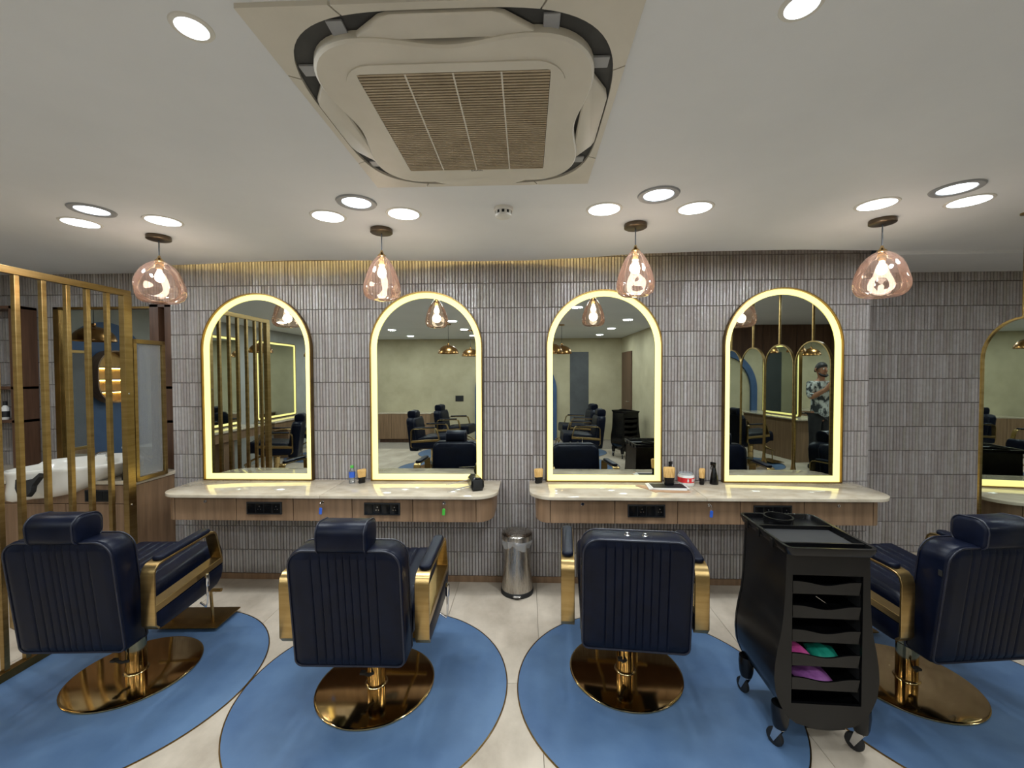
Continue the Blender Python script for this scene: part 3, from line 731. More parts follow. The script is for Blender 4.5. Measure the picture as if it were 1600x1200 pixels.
drop_prof = [(.022, -.004), (.037, -.018), (.056, -.045), (.074, -.08), (.089, -.118), (.100, -.155), (.107, -.19), (.107, -.216), (.098, -.243), (.077, -.259), (.048, -.264)]
pendant(-2.266, 2.554, 'amber glass pendant, wide dented globe, beside the slat screen', [(r_ * 1.02, z) for r_, z in round_prof], [(-1.6, -.18, .055, .022), (.4, -.12, .06, .015), (2.6, -.14, .06, .014), (3.9, -.2, .05, .018)], .150, 1)
pendant(-.856, 2.493, 'amber glass pendant, slim drop with dimple, above the second chair', drop_prof, [(-1.5, -.19, .05, .02), (.9, -.2, .05, .012), (2.4, -.16, .05, .012)], .155, 2)
pendant(.625, 2.477, 'amber glass pendant, smooth egg shape, above the chair without headrest', drop_prof, [(1.2, -.18, .05, .012)], .150, 3)
pendant(1.995, 2.47, 'amber glass pendant, wide dented globe, above the trolley', [(r_ * .98, z) for r_, z in round_prof], [(-1.5, -.19, .055, .02), (-.5, -.13, .06, .016), (.9, -.18, .05, .016), (3.5, -.17, .05, .02)], .175, 4)

# ------------------------------------------------------------------ slat screen and wash area on the left
PX = -2.80
t = empty('slat_screen', (PX, 2.48, 0), 0, 'brass screen of upright slats at the left edge', 'screen')
SY0, SY1 = 2.03, 2.87
MB().box(-.016, .016, SY0 - 2.48 - .03, SY1 - 2.48 + .03, 2.18, 2.22).build('top_rail', MT['brass'], t, smooth=0, bevel=.002)
MB().box(-.022, .022, SY0 - 2.48 - .03, SY1 - 2.48 + .03, .004, .05).build('bottom_rail', MT['brassdark'], t, smooth=0, bevel=.002)
for y in (SY0, SY1): MB().box(-.02, .02, y - 2.48 - .03, y - 2.48 + .03, .004, 2.182).build('post', MT['brass'], t, smooth=0, bevel=.003)
for y in (2.135, 2.233, 2.363, 2.493, 2.611, 2.739): MB().box(-.0125, .0125, y - 2.48 - .0125, y - 2.48 + .0125, .05, 2.178).build('slat', MT['brass'], t, smooth=0, bevel=.002)
for z in (.72, 1.5): MB().lathe([(.006, 0), (.006, .003), (.003, .005)], n=12).build('screw', MT['chrome'], t, loc=(.02, SY1 - 2.48 - .01, z), rot=(0, PI / 2, 0))

# wash cabinet with marble top
t = empty('wash_cabinet', (-3.88, 3.2, 0), 0, 'wooden wash cabinet behind the brass slat screen', 'cabinet')
def Q(x0_, x1_, y0_, y1_, z0_, z1_): return (x0_ + 3.88, x1_ + 3.88, y0_ - 3.2, y1_ - 3.2, z0_, z1_)
MB().box(*Q(-4.93, -2.83, 2.96, 3.46, .06, .835)).build('body', MT['wood'], t, smooth=0)
MB().box(*Q(-4.93, -2.86, 3.0, 3.44, 0, .06)).build('plinth', MT['blackmatt'], t, smooth=0)
MB().box(*Q(-2.83, -2.822, 2.945, 3.46, .004, .835)).build('side_panel', MT['wood'], t, smooth=0, bevel=.001, seg=1)
MB().box(*Q(-4.93, -2.83, 2.942, 2.96, .70, .832)).build('apron', MT['wood'], t, smooth=0, bevel=.001, seg=1)
for k in range(4): o = MB().box(*Q(-4.93 + k * .525, -4.93 + k * .525 + .52, 2.942, 2.96, .07, .695)).build('door', MT['wood'], t, smooth=0, bevel=.001, seg=1)
o = MB().box(*Q(-3.20, -2.98, 2.930, 2.942, .715, .80)).build('socket_plate', MT['blackmatt'], t, smooth=0, bevel=.002)
for k in range(3): MB().box(*Q(-3.19 + k * .068, -3.19 + k * .068 + .062, 2.927, 2.93, .723, .792)).build('socket_module', MT['black'], o, smooth=0, bevel=.001, seg=1)
wt = MB().box(-1.05, 1.07, -.27, .27, -.026, 0).build('marble_worktop', MT['marble'], smooth=0, bevel=.004, loc=(-3.88, 3.198, .866))
tag(wt, 'cream marble worktop of the wash cabinet behind the slats', 'worktop')

# fluted glass panel standing on the worktop end
t = empty('fluted_glass_panel', (PX, 3.03, .866), 0, 'brass-framed fluted glass panel between slat screen and tiled wall', 'glass panel')
for (a, b, z0_, z1_) in ((-.125, -.10, 0, 1.02), (.112, .137, 0, 1.02), (-.125, .137, 0, .03), (-.125, .137, .99, 1.02)):
    MB().box(-.02, .02, a, b, z0_, z1_).build('frame_bar', MT['brass'], t, smooth=0, bevel=.002)
mb = MB(); nfl = 20
for side in (-1, 1):
    vs = []; fs = []; m_ = nfl * 6
    for i in range(m_ + 1):
        y = -.10 + .212 * i / m_; xo = side * (.003 + .0025 * abs(math.sin(PI * i / 6)))
        vs += [(xo, y, .03), (xo, y, .99)]
    for i in range(m_): fs.append((2 * i, 2 * i + 2, 2 * i + 3, 2 * i + 1))
    mb.add(vs, fs)
mb.build('fluted_pane', MT['fluted'], t, smooth=60); t_fluted = t

# framed mirror and wooden shelf frames on the recess wall
t = empty('framed_mirror', (-3.515, LY - .012, .90), 0, 'brass-framed mirror above the wash basin', 'mirror')
fw, fh = .90, 1.30
for (a, b, z0_, z1_) in ((-fw / 2, -fw / 2 + .05, 0, fh), (fw / 2 - .05, fw / 2, 0, fh)): MB().box(a, b, -.04, 0, z0_, z1_).build('frame_stile', MT['brassdark'], t, smooth=0, bevel=.003)
for (z0_, z1_) in ((0, .02), (fh - .02, fh)): MB().box(-fw / 2, fw / 2, -.04, 0, z0_, z1_).build('frame_rail', MT['brassdark'], t, smooth=0, bevel=.003)
MB().box(-fw / 2 + .04, fw / 2 - .04, -.015, -.008, .015, fh - .015).build('mirror_glass', MT['mirror'], t, smooth=0)
def shelf_frame(x, w_, label):
    t = empty('shelf_frame', (x, LY - .012, .87), 0, label, 'shelf')
    for a in (-w_ / 2, w_ / 2 - .075): MB().box(a, a + .075, -.14, 0, 0, 1.33).build('upright', MT['wooddark'], t, smooth=0, bevel=.003)
    for z in (.37, .645, 1.305): MB().box(-w_ / 2, w_ / 2, -.14, 0, z, z + .025).build('shelf_board', MT['wooddark'], t, smooth=0, bevel=.002)
    for a in (-w_ / 2 + .16,): MB().box(a, a + .03, -.10, -.07, .67, 1.31).build('inner_rail', MT['wooddark'], t, smooth=0, bevel=.002)
    return t
shelf_frame(-4.42, .54, 'dark wooden open shelf frame at the left edge, behind the slats')
shelf_frame(-2.94, .20, 'narrow dark wooden shelf frame between framed mirror and tiled corner')
def bottle(name, x, y, z, prof, m_, label, cat, cap=None, capm=None, band=None):
    t = empty(name, (x, y, z), 0, label, cat)
    MB().lathe(prof, n=24).build('body', m_, t, smooth=50)
    if cap: MB().lathe(cap, n=20).build('cap', capm, t, smooth=40)
    if band: MB().lathe(band[0], n=24, cap=False).build('label_band', band[1], t, smooth=50)
    return t
bottle('product_bottle', -4.33, 3.36, 1.058 + .207, [(.022, 0), (.025, .005), (.025, .10), (.012, .115), (.012, .12)], MT['white'], 'white product bottle with black cap on the dark shelf', 'bottle', [(.013, .118), (.013, .15), (.01, .153)], MT['blackmatt'], [[(.0254, .02), (.0254, .07)], MT['blackmatt']])

# shampoo basin with black neck cushion
t = empty('shampoo_basin', (-3.32, 3.05, .866), 0, 'white ceramic shampoo basin with black neck cushion', 'basin')
def basin_loop(s_, z, dx=0, dy=0, tilt=.05):
    out_ = []
    for k in range(48):
        a = 2 * PI * k / 48; c, s = math.cos(a), math.sin(a)
        r = (abs(c) ** 3 + abs(s) ** 3) ** (-1 / 3)
        x, y = .38 * r * c, .25 * r * s
        x = x + (.0 if x > 0 else 0); wid = 1.0 if x < 0 else 1 - .25 * (x / .5) ** 2
        X_, Y_ = x * s_ + dx, y * s_ * wid + dy
        out_.append((X_, Y_ - .07 * (x < 0) * min(1, -x / .2), z + tilt * X_ + (.02 if Y_ > .1 else 0)))
    return out_
L_ = [(.35, -.105, -.18, -.10), (.52, -.09, -.15, -.08), (.70, -.04, -.09, -.05), (.88, .03, -.03, -.01), (.97, .085, 0, 0), (1.0, .105, 0, 0), (.985, .113, 0, 0), (.93, .108, 0, 0), (.88, .07, 0, 0), (.75, .02, -.04, -.01), (.5, -.035, -.1, -.03), (.2, -.05, -.12, -.04)]
MB().rings([basin_loop(a, z, dx, dy) for a, z, dx, dy in L_]).build('bowl', MT['ceramic'], t, smooth=60)
# cushion: curved black pad hugging the front-left face
vs = []; nn = 14
outl_ = [(-.075, .03), (-.06, -.03), (-.03, -.075), (.03, -.085), (.045, -.05), (.04, -.01), (.065, .045), (.06, .075), (.03, .035), (-.02, .022)]
mb = MB(); mb.rings([[(x * 1.15, y, z * 1.0) for x, z in outl_] for y in (-.012, .02)] + [[(x, .03, z * .9) for x, z in outl_]]); mb.build('neck_cushion', MT['blackmatt'], t, smooth=40, bevel=.006, loc=(-.065, -.315, .028), rot=(math.radians(-18), 0, 0))
mb = MB(); mb.lathe([(.02, 0), (.02, .03), (.026, .035), (.026, .055), (.015, .06)], (0, 0, .09), 20); mb.tube([(0, 0, .13), (0, -.03, .16), (0, -.09, .165), (0, -.12, .15)], .009); mb.build('tap', MT['chrome'], t, loc=(.02, .17, 0))
mb = MB(); mb.tube([(0, 0, 0), (-.03, -.02, .05), (-.1, -.05, .075)], [.010, .013, .02]); mb.tube([(0, 0, 0), (.03, .01, -.03), (.06, .02, -.05)], .008); mb.build('spray_head', MT['chrome'], t, loc=(.40, .05, .16))

def spray_bottle(x, y, z, label, s_=1.0, rz=0):
    t = empty('spray_bottle', (x, y, z), rz, label, 'spray bottle', 'black spray bottles')
    MB().lathe([(.030 * s_, 0), (.031 * s_, .006), (.024 * s_, .06 * s_), (.014 * s_, .115 * s_), (.011 * s_, .125 * s_)], n=24).build('body', MT['black'], t, smooth=50)
    mb = MB(); mb.lathe([(.012 * s_, .122 * s_), (.012 * s_, .138 * s_)], n=16); mb.box(-.012 * s_, .026 * s_, -.008 * s_, .008 * s_, .138 * s_, .162 * s_); mb.build('nozzle', MT['black'], t, bevel=.002)
    MB().tube([(.018 * s_, 0, .14 * s_), (.026 * s_, 0, .12 * s_), (.024 * s_, 0, .105 * s_)], .003 * s_, 6).build('trigger', MT['black'], t)
spray_bottle(-2.93, 2.99, .866, 'black spray bottle on the wash worktop behind the slats', 1.15, PI)
tb = MB(); cushion(tb, .17, .1, .06, .01, .008); o = tb.build('wood_block_box', MT['bristle'], loc=(-3.18, 3.30, .985)); tag(o, 'tan box standing on the back rim of the wash basin', 'box')
o.location = (-3.28, 3.36, .867)

low = MB().box(-.03, .03, -.14, .15, 0, .866).build('low_partition', MT['wood'], smooth=0, bevel=.002, loc=(-4.6, 2.72, 0)); tag(low, 'low wooden partition at the far end of the wash area', 'partition')
fp = copy_tree(t_fluted); fp.location = (-4.6, 2.71, .866); fp['label'] = 'fluted glass panel on the low wooden partition, seen in the framed mirror'
t = empty('lit_wall_shelf', (XWL, 2.06, 1.30), math.radians(90), 'capsule wall shelf with warm lit boards on a blue panel', 'shelf')
def cap_(w_, h_, n=16): return [(w_ / 2 * math.cos(PI + PI * k / n), w_ / 2 + w_ / 2 * math.sin(PI + PI * k / n)) for k in range(n + 1)] + [(w_ / 2 * math.cos(PI * k / n), h_ - w_ / 2 + w_ / 2 * math.sin(PI * k / n)) for k in range(n + 1)]
mb = MB(); mb.rings([[(x, -.002, z) for x, z in arch_pts(1.0, -1.25, .95)], [(x, -.014, z) for x, z in arch_pts(1.0, -1.25, .95)]]); mb.build('blue_panel', MT['blue'], t, smooth=0)
L = cap_(.46, .62); L2 = [(x * .94, .31 + (z - .31) * .955) for x, z in L]
mb = MB(); ring_plate(mb, L, L2, -.13, -.014); mb.build('shelf_rim', MT['wood'], t, smooth=40)
mb = MB(); mb.rings([[(x, -.015, z) for x, z in L2], [(x, -.02, z) for x, z in L2]]); mb.build('back_panel', MT['bristle'], t, smooth=0)
for z in (.14, .28, .42):
    hw_ = .21
    b_ = MB().box(-hw_, hw_, -.125, -.02, z - .008, z + .008).build('shelf_board', MT['wood'], t, smooth=0)
    MB().box(-hw_ + .02, hw_ - .02, -.03, -.022, z - .016, z - .009).build('light_strip', MT['ledcove'], b_, smooth=0)

# ------------------------------------------------------------------ hanging capsule mirrors on the right
def capsule(w_, h_, d=0.0, n=20):
    r = w_ / 2 - d; out_ = []
    for k in range(n + 1): a = PI + PI * k / n; out_.append((r * math.cos(a), w_ / 2 + r * math.sin(a)))
    for k in range(n + 1): a = PI * k / n; out_.append((r * math.cos(a), h_ - w_ / 2 + r * math.sin(a)))
    return out_
HX = 2.70
for i, (y, lb) in enumerate(((2.40, 'brass capsule mirror hanging closest to the tiled wall, at the right edge'), (1.868, 'second hanging capsule mirror counted from the tiled wall'), (1.336, 'third hanging capsule mirror counted from the tiled wall'), (.804, 'fourth hanging capsule mirror counted from the tiled wall'))):
    t = empty('hanging_mirror', (HX, y, .49), math.radians(-90 - 4.5), lb, 'mirror', 'capsule mirrors hung from the ceiling')
    mb = MB(); ring_plate(mb, capsule(.46, 1.44), capsule(.46, 1.44, .012), -.013, .013); mb.build('brass_frame', MT['brass'], t, smooth=40)
    L = capsule(.46, 1.44, .011)
    mb = MB(); mb.rings([[(x, -.006, z) for x, z in L], [(x, .006, z) for x, z in L]]); mb.build('mirror_glass', MT['mirror'], t, smooth=0)
    MB().tube([(0, 0, 1.435), (0, 0, CEIL - .49)], .013, 14).build('pole', MT['brass'], t)
    MB().lathe([(.03, 0), (.03, -.008), (.014, -.012)], (0, 0, CEIL - .49), 20).build('ceiling_flange', MT['brass'], t)

# ------------------------------------------------------------------ trolley
def make_trolley(label, x, y, rz):
    t = empty('salon_trolley', (x, y, 0), rz, label, 'trolley', 'black plastic salon trolleys')
    bk = MT['black']
    PRO = [(.125, .05), (.128, .08), (.14, .115), (.165, .148), (.21, .18), (.27, .203), (.34, .210), (.40, .206), (.46, .197), (.53, .183), (.60, .175), (.68, .170), (.78, .167), (.875, .165)]
    def hw(z):
        for (z0_, a), (z1_, b) in zip(PRO, PRO[1:]):
            if z0_ <= z <= z1_: return a + (b - a) * (z - z0_) / (z1_ - z0_)
        return PRO[0][1] if z < PRO[0][0] else PRO[-1][1]
    zs = [.125 + .75 * k / 40 for k in range(41)]
    y0_, y1_ = -.19, .19
    # shell sides + bottom
    for s in (-1, 1):
        mb = MB(); mb.rings([[(s * (hw(z) - .002), y0_ + .012, z), (s * (hw(z) - .002), y1_ - .012, z), (s * (hw(z) - .010), y1_ - .012, z), (s * (hw(z) - .010), y0_ + .012, z)] for z in zs])
        mb.build('side_panel', bk, t, smooth=40)
    MB().box(-.08, .08, y0_ + .012, y1_ - .012, .127, .135).build('bottom_panel', bk, t, smooth=0)
    # front frame with window, back panel closed
    def plate(name, ya, yb, window):
        mb = MB(); zz = sorted(set(zs + [.23, .78]))
        def strip(f0, f1, rows):
            mb.rings([[(f0(z), ya, z), (f1(z), ya, z), (f1(z), yb, z), (f0(z), yb, z)] for z in rows])
        if window:
            strip(lambda z: -hw(z), lambda z: hw(z), [z for z in zz if z <= .23]); strip(lambda z: -hw(z), lambda z: hw(z), [z for z in zz if z >= .78])
            strip(lambda z: -hw(z), lambda z: -.140, [z for z in zz if .23 <= z <= .78]); strip(lambda z: .140, lambda z: hw(z), [z for z in zz if .23 <= z <= .78])
        else: strip(lambda z: -hw(z), lambda z: hw(z), zz)
        # rounded lower lip
        lo = [(-.08 + .16 * k / 12, .128 - .008 * math.sin(PI * k / 12)) for k in range(13)]
        mb.rings([[(x, ya, z) for x, z in lo], [(x, yb, z) for x, z in lo]])
        return mb.build(name, bk, t, smooth=30)
    plate('front_panel', y0_, y0_ + .014, True); plate('back_panel', y1_ - .014, y1_, False)
    for s in (-1, 1): MB().box(s * .150 - .006, s * .150 + .006, y0_ + .02, y1_ - .02, .235, .775).build('drawer_rail', MT['blackmatt'], t, smooth=0)
    for z in (.735, .632, .529, .426, .323):
        mb = MB(); n = 16
        top = [z + .016 - .012 * math.sin(PI * k / n) + .004 * math.sin(3 * PI * k / n) for k in range(n + 1)]; xx = [-.136 + .272 * k / n for k in range(n + 1)]
        vs = [(x, y0_ + .004, zt) for x, zt in zip(xx, top)] + [(x * .97, y0_ + .010, z - .038) for x in xx] + [(x, y0_ + .012, zt) for x, zt in zip(xx, top)] + [(x * .97, y0_ + .016, z - .038) for x in xx]
        m_ = n + 1; fs = []
        for k in range(n): fs += [(k, k + 1, m_ + k + 1, m_ + k), (2 * m_ + k, 3 * m_ + k, 3 * m_ + k + 1, 2 * m_ + k + 1), (k, 2 * m_ + k, 2 * m_ + k + 1, k + 1), (m_ + k, m_ + k + 1, 3 * m_ + k + 1, 3 * m_ + k)]
        mb.add(vs, fs); mb.box(-.135, .135, y0_ + .01, y1_ - .03, z - .040, z - .036); mb.box(-.137, -.133, y0_ + .012, y1_ - .03, z - .04, z + .006); mb.box(.133, .137, y0_ + .012, y1_ - .03, z - .04, z + .006)
        mb.build('drawer', bk, t, smooth=30)
    # top tray
    mb = MB(); o1 = rrect(.36, .45, .03, 5); o2 = rrect(.335, .425, .022, 5); o3 = rrect(.325, .415, .02, 5)
    mb.rings([[(x, y, z) for x, y in L] for L, z in ((rrect(.345, .43, .03, 5), .872), (o1, .895), (o1, .907), (o2, .907), (o3, .885))], cap0=True, cap1=True)
    tt = mb.build('top_tray', bk, t, smooth=30)
    for yy in (.055, -.155): MB().box(-.165, .165, yy - .005, yy + .005, .884, .905).build('divider', bk, tt, smooth=0, bevel=.002)
    MB().lathe([(.062, .885), (.066, .915), (.066, .922), (.058, .922), (.054, .89)], (-.03, .135, 0), 32).build('bowl_holder', bk, tt, smooth=40)
    MB().box(-.15, .15, -.148, .048, .8855, .8875).build('tray_mat', MT['blackmatt'], tt, smooth=0)
    for yy in (-.1, .02, .13): MB().box(-.184, -.176, yy - .012, yy + .012, .862, .90).build('side_clip', bk, tt, smooth=0, bevel=.002)
    # casters
    for sx, sy, ra in ((-1, -1, .5), (1, -1, .6), (-1, 1, .3), (1, 1, .2)):
        cx, cy = sx * .165, sy * .155
        c = MB(); c.lathe([(.034, .20), (.036, .17), (.032, .12), (.026, .098)], n=20); c = c.build('caster', bk, t, smooth=40, loc=(cx, cy, 0))
        f_ = MB(); f_.lathe([(.02, .098), (.02, .09)], n=16)
        for s in (-1, 1): f_.add([(s * .013, -.018, .093), (s * .013, .018, .093), (s * .013, .034, .035), (s * .013, .018, .024), (s * .016, -.018, .093), (s * .016, .018, .093), (s * .016, .034, .035), (s * .016, .018, .024)], [(0, 1, 2, 3), (4, 7, 6, 5), (0, 4, 5, 1), (1, 5, 6, 2), (2, 6, 7, 3), (3, 7, 4, 0)])
        f_.build('fork', MT['chrome'], c, smooth=20, rot=(0, 0, ra + (0 if sx < 0 else 0)))
        wv = MB(); wv.lathe([(.028, -.011), (.035, -.008), (.037, 0), (.035, .008), (.028, .011)], n=24)
        wv.v = [(z, .022 + vx, .037 + vy) for vx, vy, z in wv.v]; wv.build('wheel', MT['blackmatt'], c, smooth=50, rot=(0, 0, ra))
    return t
TX, TY, TR = 1.262, 1.985, math.radians(-2.5)
tro = make_trolley('black salon trolley with open drawers standing between the two right chairs', TX, TY, TR)
tr2 = copy_tree(tro); tr2.location = (1.9, -1.75, 0); tr2.rotation_euler = (0, 0, math.radians(160)); tr2['label'] = 'spare black salon trolley by the beige side wall, seen in a mirror'
def sachet(x, y, z, w_, d_, h_, m_, label, rz):
    mb = MB(); vs = []; n = 14
    for j in range(n + 1):
        for i in range(n + 1):
            u, v_ = i / n * 2 - 1, j / n * 2 - 1
            b = max(0, (1 - u * u) * (1 - v_ * v_)) ** .6; vs.append((u * w_ / 2, v_ * d_ / 2, .002 + h_ * b + .004 * math.sin(7 * u + 3 * v_) * b))
    fs = [(j * (n + 1) + i, j * (n + 1) + i + 1, (j + 1) * (n + 1) + i + 1, (j + 1) * (n + 1) + i) for j in range(n) for i in range(n)]
    m2 = len(vs); vs += [(a, b, 0) for a, b, c in vs]; fs += [tuple(reversed([k + m2 for k in f])) for f in fs]
    rim = [i for i in range(n + 1)] + [(j + 1) * (n + 1) + n for j in range(n)] + [n * (n + 1) + i for i in range(n - 1, -1, -1)] + [j * (n + 1) for j in range(n - 1, 0, -1)]
    for k in range(len(rim)): a, b = rim[k], rim[(k + 1) % len(rim)]; fs.append((a, a + m2, b + m2, b))
    o = mb.add(vs, fs).build('sachet', m_, smooth=60)
    c, s = math.cos(TR), math.sin(TR); o.location = (TX + x * c - y * s, TY + x * s + y * c, z); o.rotation_euler = (math.radians(8), 0, rz)
    tag(o, label, 'sachet', 'plastic sachets in the trolley drawers')
sachet(-.082, -.11, .398, .095, .11, .035, MT['pink'], 'shiny pink sachet in a trolley drawer', .3)
sachet(.035, -.11, .394, .115, .11, .03, MT['teal'], 'teal green sachet beside the pink one in the trolley', -.2)
sachet(-.01, -.11, .291, .15, .12, .036, MT['purple'], 'purple sachet in the lowest trolley drawer', .1)
o = MB().tube([(0, 0, 0), (.05, .0, -.035), (.075, .01, -.055)], .0013, 6).build('hair_pin', MT['chrome'], loc=(TX - .04, TY - .165, .68)); tag(o, 'thin silver hair pin sticking out of a trolley drawer', 'hair pin')

# ------------------------------------------------------------------ pedal bin
t = empty('pedal_bin', (-.078, 3.135, 0), 0, 'stainless steel pedal bin with clear liner below the gap between worktops', 'bin')
MB().lathe([(.120, 0), (.122, .006), (.121, .03), (.118, .034)], n=48).build('base_ring', MT['blackmatt'], t, smooth=40)
MB().lathe([(.117, .032), (.109, .14), (.101, .28), (.097, .36), (.096, .40)], n=48).build('body', MT['steel'], t, smooth=40)
mb = MB(); vs = []; n = 60
for (r0, z0_, wob) in ((.097, .345, .010), (.104, .36, .008), (.113, .385, .006), (.118, .405, .004), (.108, .412, 0)):
    for k in range(n):
        a = 2 * PI * k / n; r = r0 + wob * math.sin(5 * a + z0_ * 40) * .6 + wob * .5 * math.sin(11 * a); vs.append((r * math.cos(a), r * math.sin(a), z0_ + wob * 1.6 * math.sin(3 * a + 1)))
fs = [(i * n + k, i * n + (k + 1) % n, (i + 1) * n + (k + 1) % n, (i + 1) * n + k) for i in range(4) for k in range(n)]
mb.add(vs, fs).build('bin_liner', MT['liner'], t, smooth=80)
MB().lathe([(.112, .402), (.116, .406), (.116, .438), (.112, .446), (.09, .456), (.05, .461), (.004, .462)], n=48).build('lid', MT['steel'], t, smooth=40)
mb = MB(); cushion(mb, .06, .035, .008, .012, .003, (0, -.125, .020)); mb.build('pedal', MT['chrome'], t)

# ------------------------------------------------------------------ things on the worktops
ZT = .8005
bottle('water_bottle', -1.335, 3.165, ZT, [(.021, 0), (.023, .004), (.023, .045), (.021, .05), (.023, .055), (.023, .085), (.012, .112), (.011, .122)], MT['clear'], 'small clear water bottle with green cap', 'bottle', [(.0125, .117), (.0125, .133), (.011, .135)], MT['green'], [[(.0236, .045), (.0236, .088)], MT['bluetag']])
def brush(x, y, rz, label, s_=1.0, lean=0):
    t = empty('neck_brush', (x, y, ZT), rz, label, 'brush', 'neck dusting brushes')
    mb = MB(); mb.rings([[(a * s_, b * s_, z * s_) for a, b in rrect(w_, d_, min(w_, d_) * .45, 5)] for w_, d_, z in ((.05, .026, 0), (.056, .03, .008), (.05, .026, .022), (.058, .032, .038), (.060, .034, .046))]); mb.build('handle', MT['black'], t, smooth=50)
    mb = MB(); mb.rings([[(a * s_, b * s_, z * s_) for a, b in rrect(w_, d_, min(w_, d_) * .4, 5)] for w_, d_, z in ((.058, .032, .045), (.064, .036, .08), (.066, .038, .098), (.06, .032, .103))]); mb.build('bristles', MT['bristle'], t, smooth=40)
brush(-1.262, 3.17, .9, 'neck brush beside the small water bottle')
brush(.085, 3.19, .4, 'neck brush at the left end of the right worktop', 1.05)
brush(1.30, 3.185, 1.1, 'neck brush seen edge-on between red tub and spray bottle', 1.1)
o = brush(1.03, 3.10, 0.0, 'wide neck brush standing on the black card', 1.25)
for ob in bpy.data.objects:
    if ob.get('label') == 'wide neck brush standing on the black card': ob.location.z = ZT + .0145
bottle('product_tub', 1.175, 3.165, ZT, [(.055, 0), (.058, .006), (.058, .07), (.054, .078)], MT['white'], 'white round tub with red label', 'tub', [(.05, .077), (.05, .088), (.046, .092)], MT['clear'], [[(.0586, .026), (.0586, .062)], MT['red']])
for ob in bpy.data.objects:
    if ob.get('label') == 'white round tub with red label':
        for a0 in (-1.75, -1.2, -.95, -.7):
            mb = MB(); mb.rings([[(.0590 * math.cos(a0 + u), .0590 * math.sin(a0 + u), z) for u, z in ((0, .034), (.16, .034), (.16, .054), (0, .054))], [(.0596 * math.cos(a0 + u), .0596 * math.sin(a0 + u), z) for u, z in ((0, .034), (.16, .034), (.16, .054), (0, .054))]]); mb.build('label_mark', MT['white'], ob, smooth=0)
spray_bottle(1.39, 3.19, ZT, 'black spray bottle beside the mirror that reflects the hanging capsules', 1.0, 2.2)
spray_bottle(1.075, 3.215, ZT, 'black spray bottle behind the wide neck brush', 1.0, .8)
# paper, card
mb = MB(); pts = [(-.17, .07), (-.15, .085), (-.10, .07), (-.02, .075), (.10, .06), (.17, .02), (.165, -.10), (.05, -.115), (-.05, -.095), (-.075, -.11), (-.11, -.03)]
mb.rings([[(x, y, 0) for x, y in pts], [(x, y, .002) for x, y in pts]]); o = mb.build('leather_sheet', MT['kraft'], loc=(.965, 3.06, ZT), smooth=0); tag(o, 'tan leather sheet lying on the right worktop', 'sheet')
for k, (nm, m1, m2, w_, d_, dx, rz, lb) in enumerate((('booklet', MT['white'], MT['white'], .26, .16, 0, -.10, 'white booklet under the black card'), ('card', MT['white'], MT['blackmatt'], .26, .15, .015, -.02, 'black card with white border under the wide neck brush'))):
    t = empty(nm, (1.0 + dx, 3.085, ZT + .0025 + k * .006), rz, lb, 'card')
    MB().box(-w_ / 2, w_ / 2, -d_ / 2, d_ / 2, 0, .005).build('pages', m1, t, smooth=0)
    MB().box(-w_ / 2 + .012, w_ / 2 - .012, -d_ / 2 + .012, d_ / 2 - .012, .005, .0058).build('cover_print', m2, t, smooth=0)
# styling tool
t = empty('styling_tool', (-.375, 3.03, ZT), math.radians(20), 'black barrel styling tool with two thin metal prongs', 'hair tool')
L = [(-.035, 0), (.035, 0), (.048, .03), (.046, .065), (.025, .092), (-.02, .098), (-.045, .075), (-.048, .03)]
mb = MB(); mb.rings([[(x * s_, y, .048 + (z - .048) * s_) for x, z in L] for y, s_ in ((-.075, .86), (-.068, 1), (.06, .95), (.075, .75))]); mb.build('barrel', MT['black'], t, smooth=40)
MB().box(-.034, .034, -.081, -.074, .01, .082).build('end_cap', MT['blackmatt'], t, smooth=30, bevel=.006)
for (z, dy) in ((.012, -.03), (.045, .02)): MB().tube([(-.03, dy, z + .02), (-.12, dy, z + .008), (-.21, dy - .01, z - .004 if z > .02 else .004)], [.004, .003, .0015], 8).build('prong', MT['chrome'], t)

# ------------------------------------------------------------------ rear half of the salon (reflected)
t = empty('low_cabinet', (-2.92, YB + .23, 0), 0, 'low wooden cabinet against the beige back wall', 'cabinet')
MB().box(-.62, .62, -.22, .22, .08, .68).build('body', MT['wood'], t, smooth=0)
MB().box(-.60, .60, -.2, .18, 0, .08).build('plinth', MT['wooddark'], t, smooth=0)
MB().box(-.64, .64, -.22, .24, .68, .70).build('top', MT['marble'], t, smooth=0, bevel=.002)
for k in range(4): MB().box(-.62 + k * .31 + .002, -.31 + k * .31 - .002, .22, .238, .09, .675).build('door', MT['wood'], t, smooth=0, bevel=.001, seg=1)
o = MB().box(-.1, .1, 0, .012, -.07, .07).build('switch_plate', MT['blackmatt'], smooth=0, bevel=.003, loc=(-1.67, YB, 1.02)); tag(o, 'black switch plate on the beige back wall', 'switch')
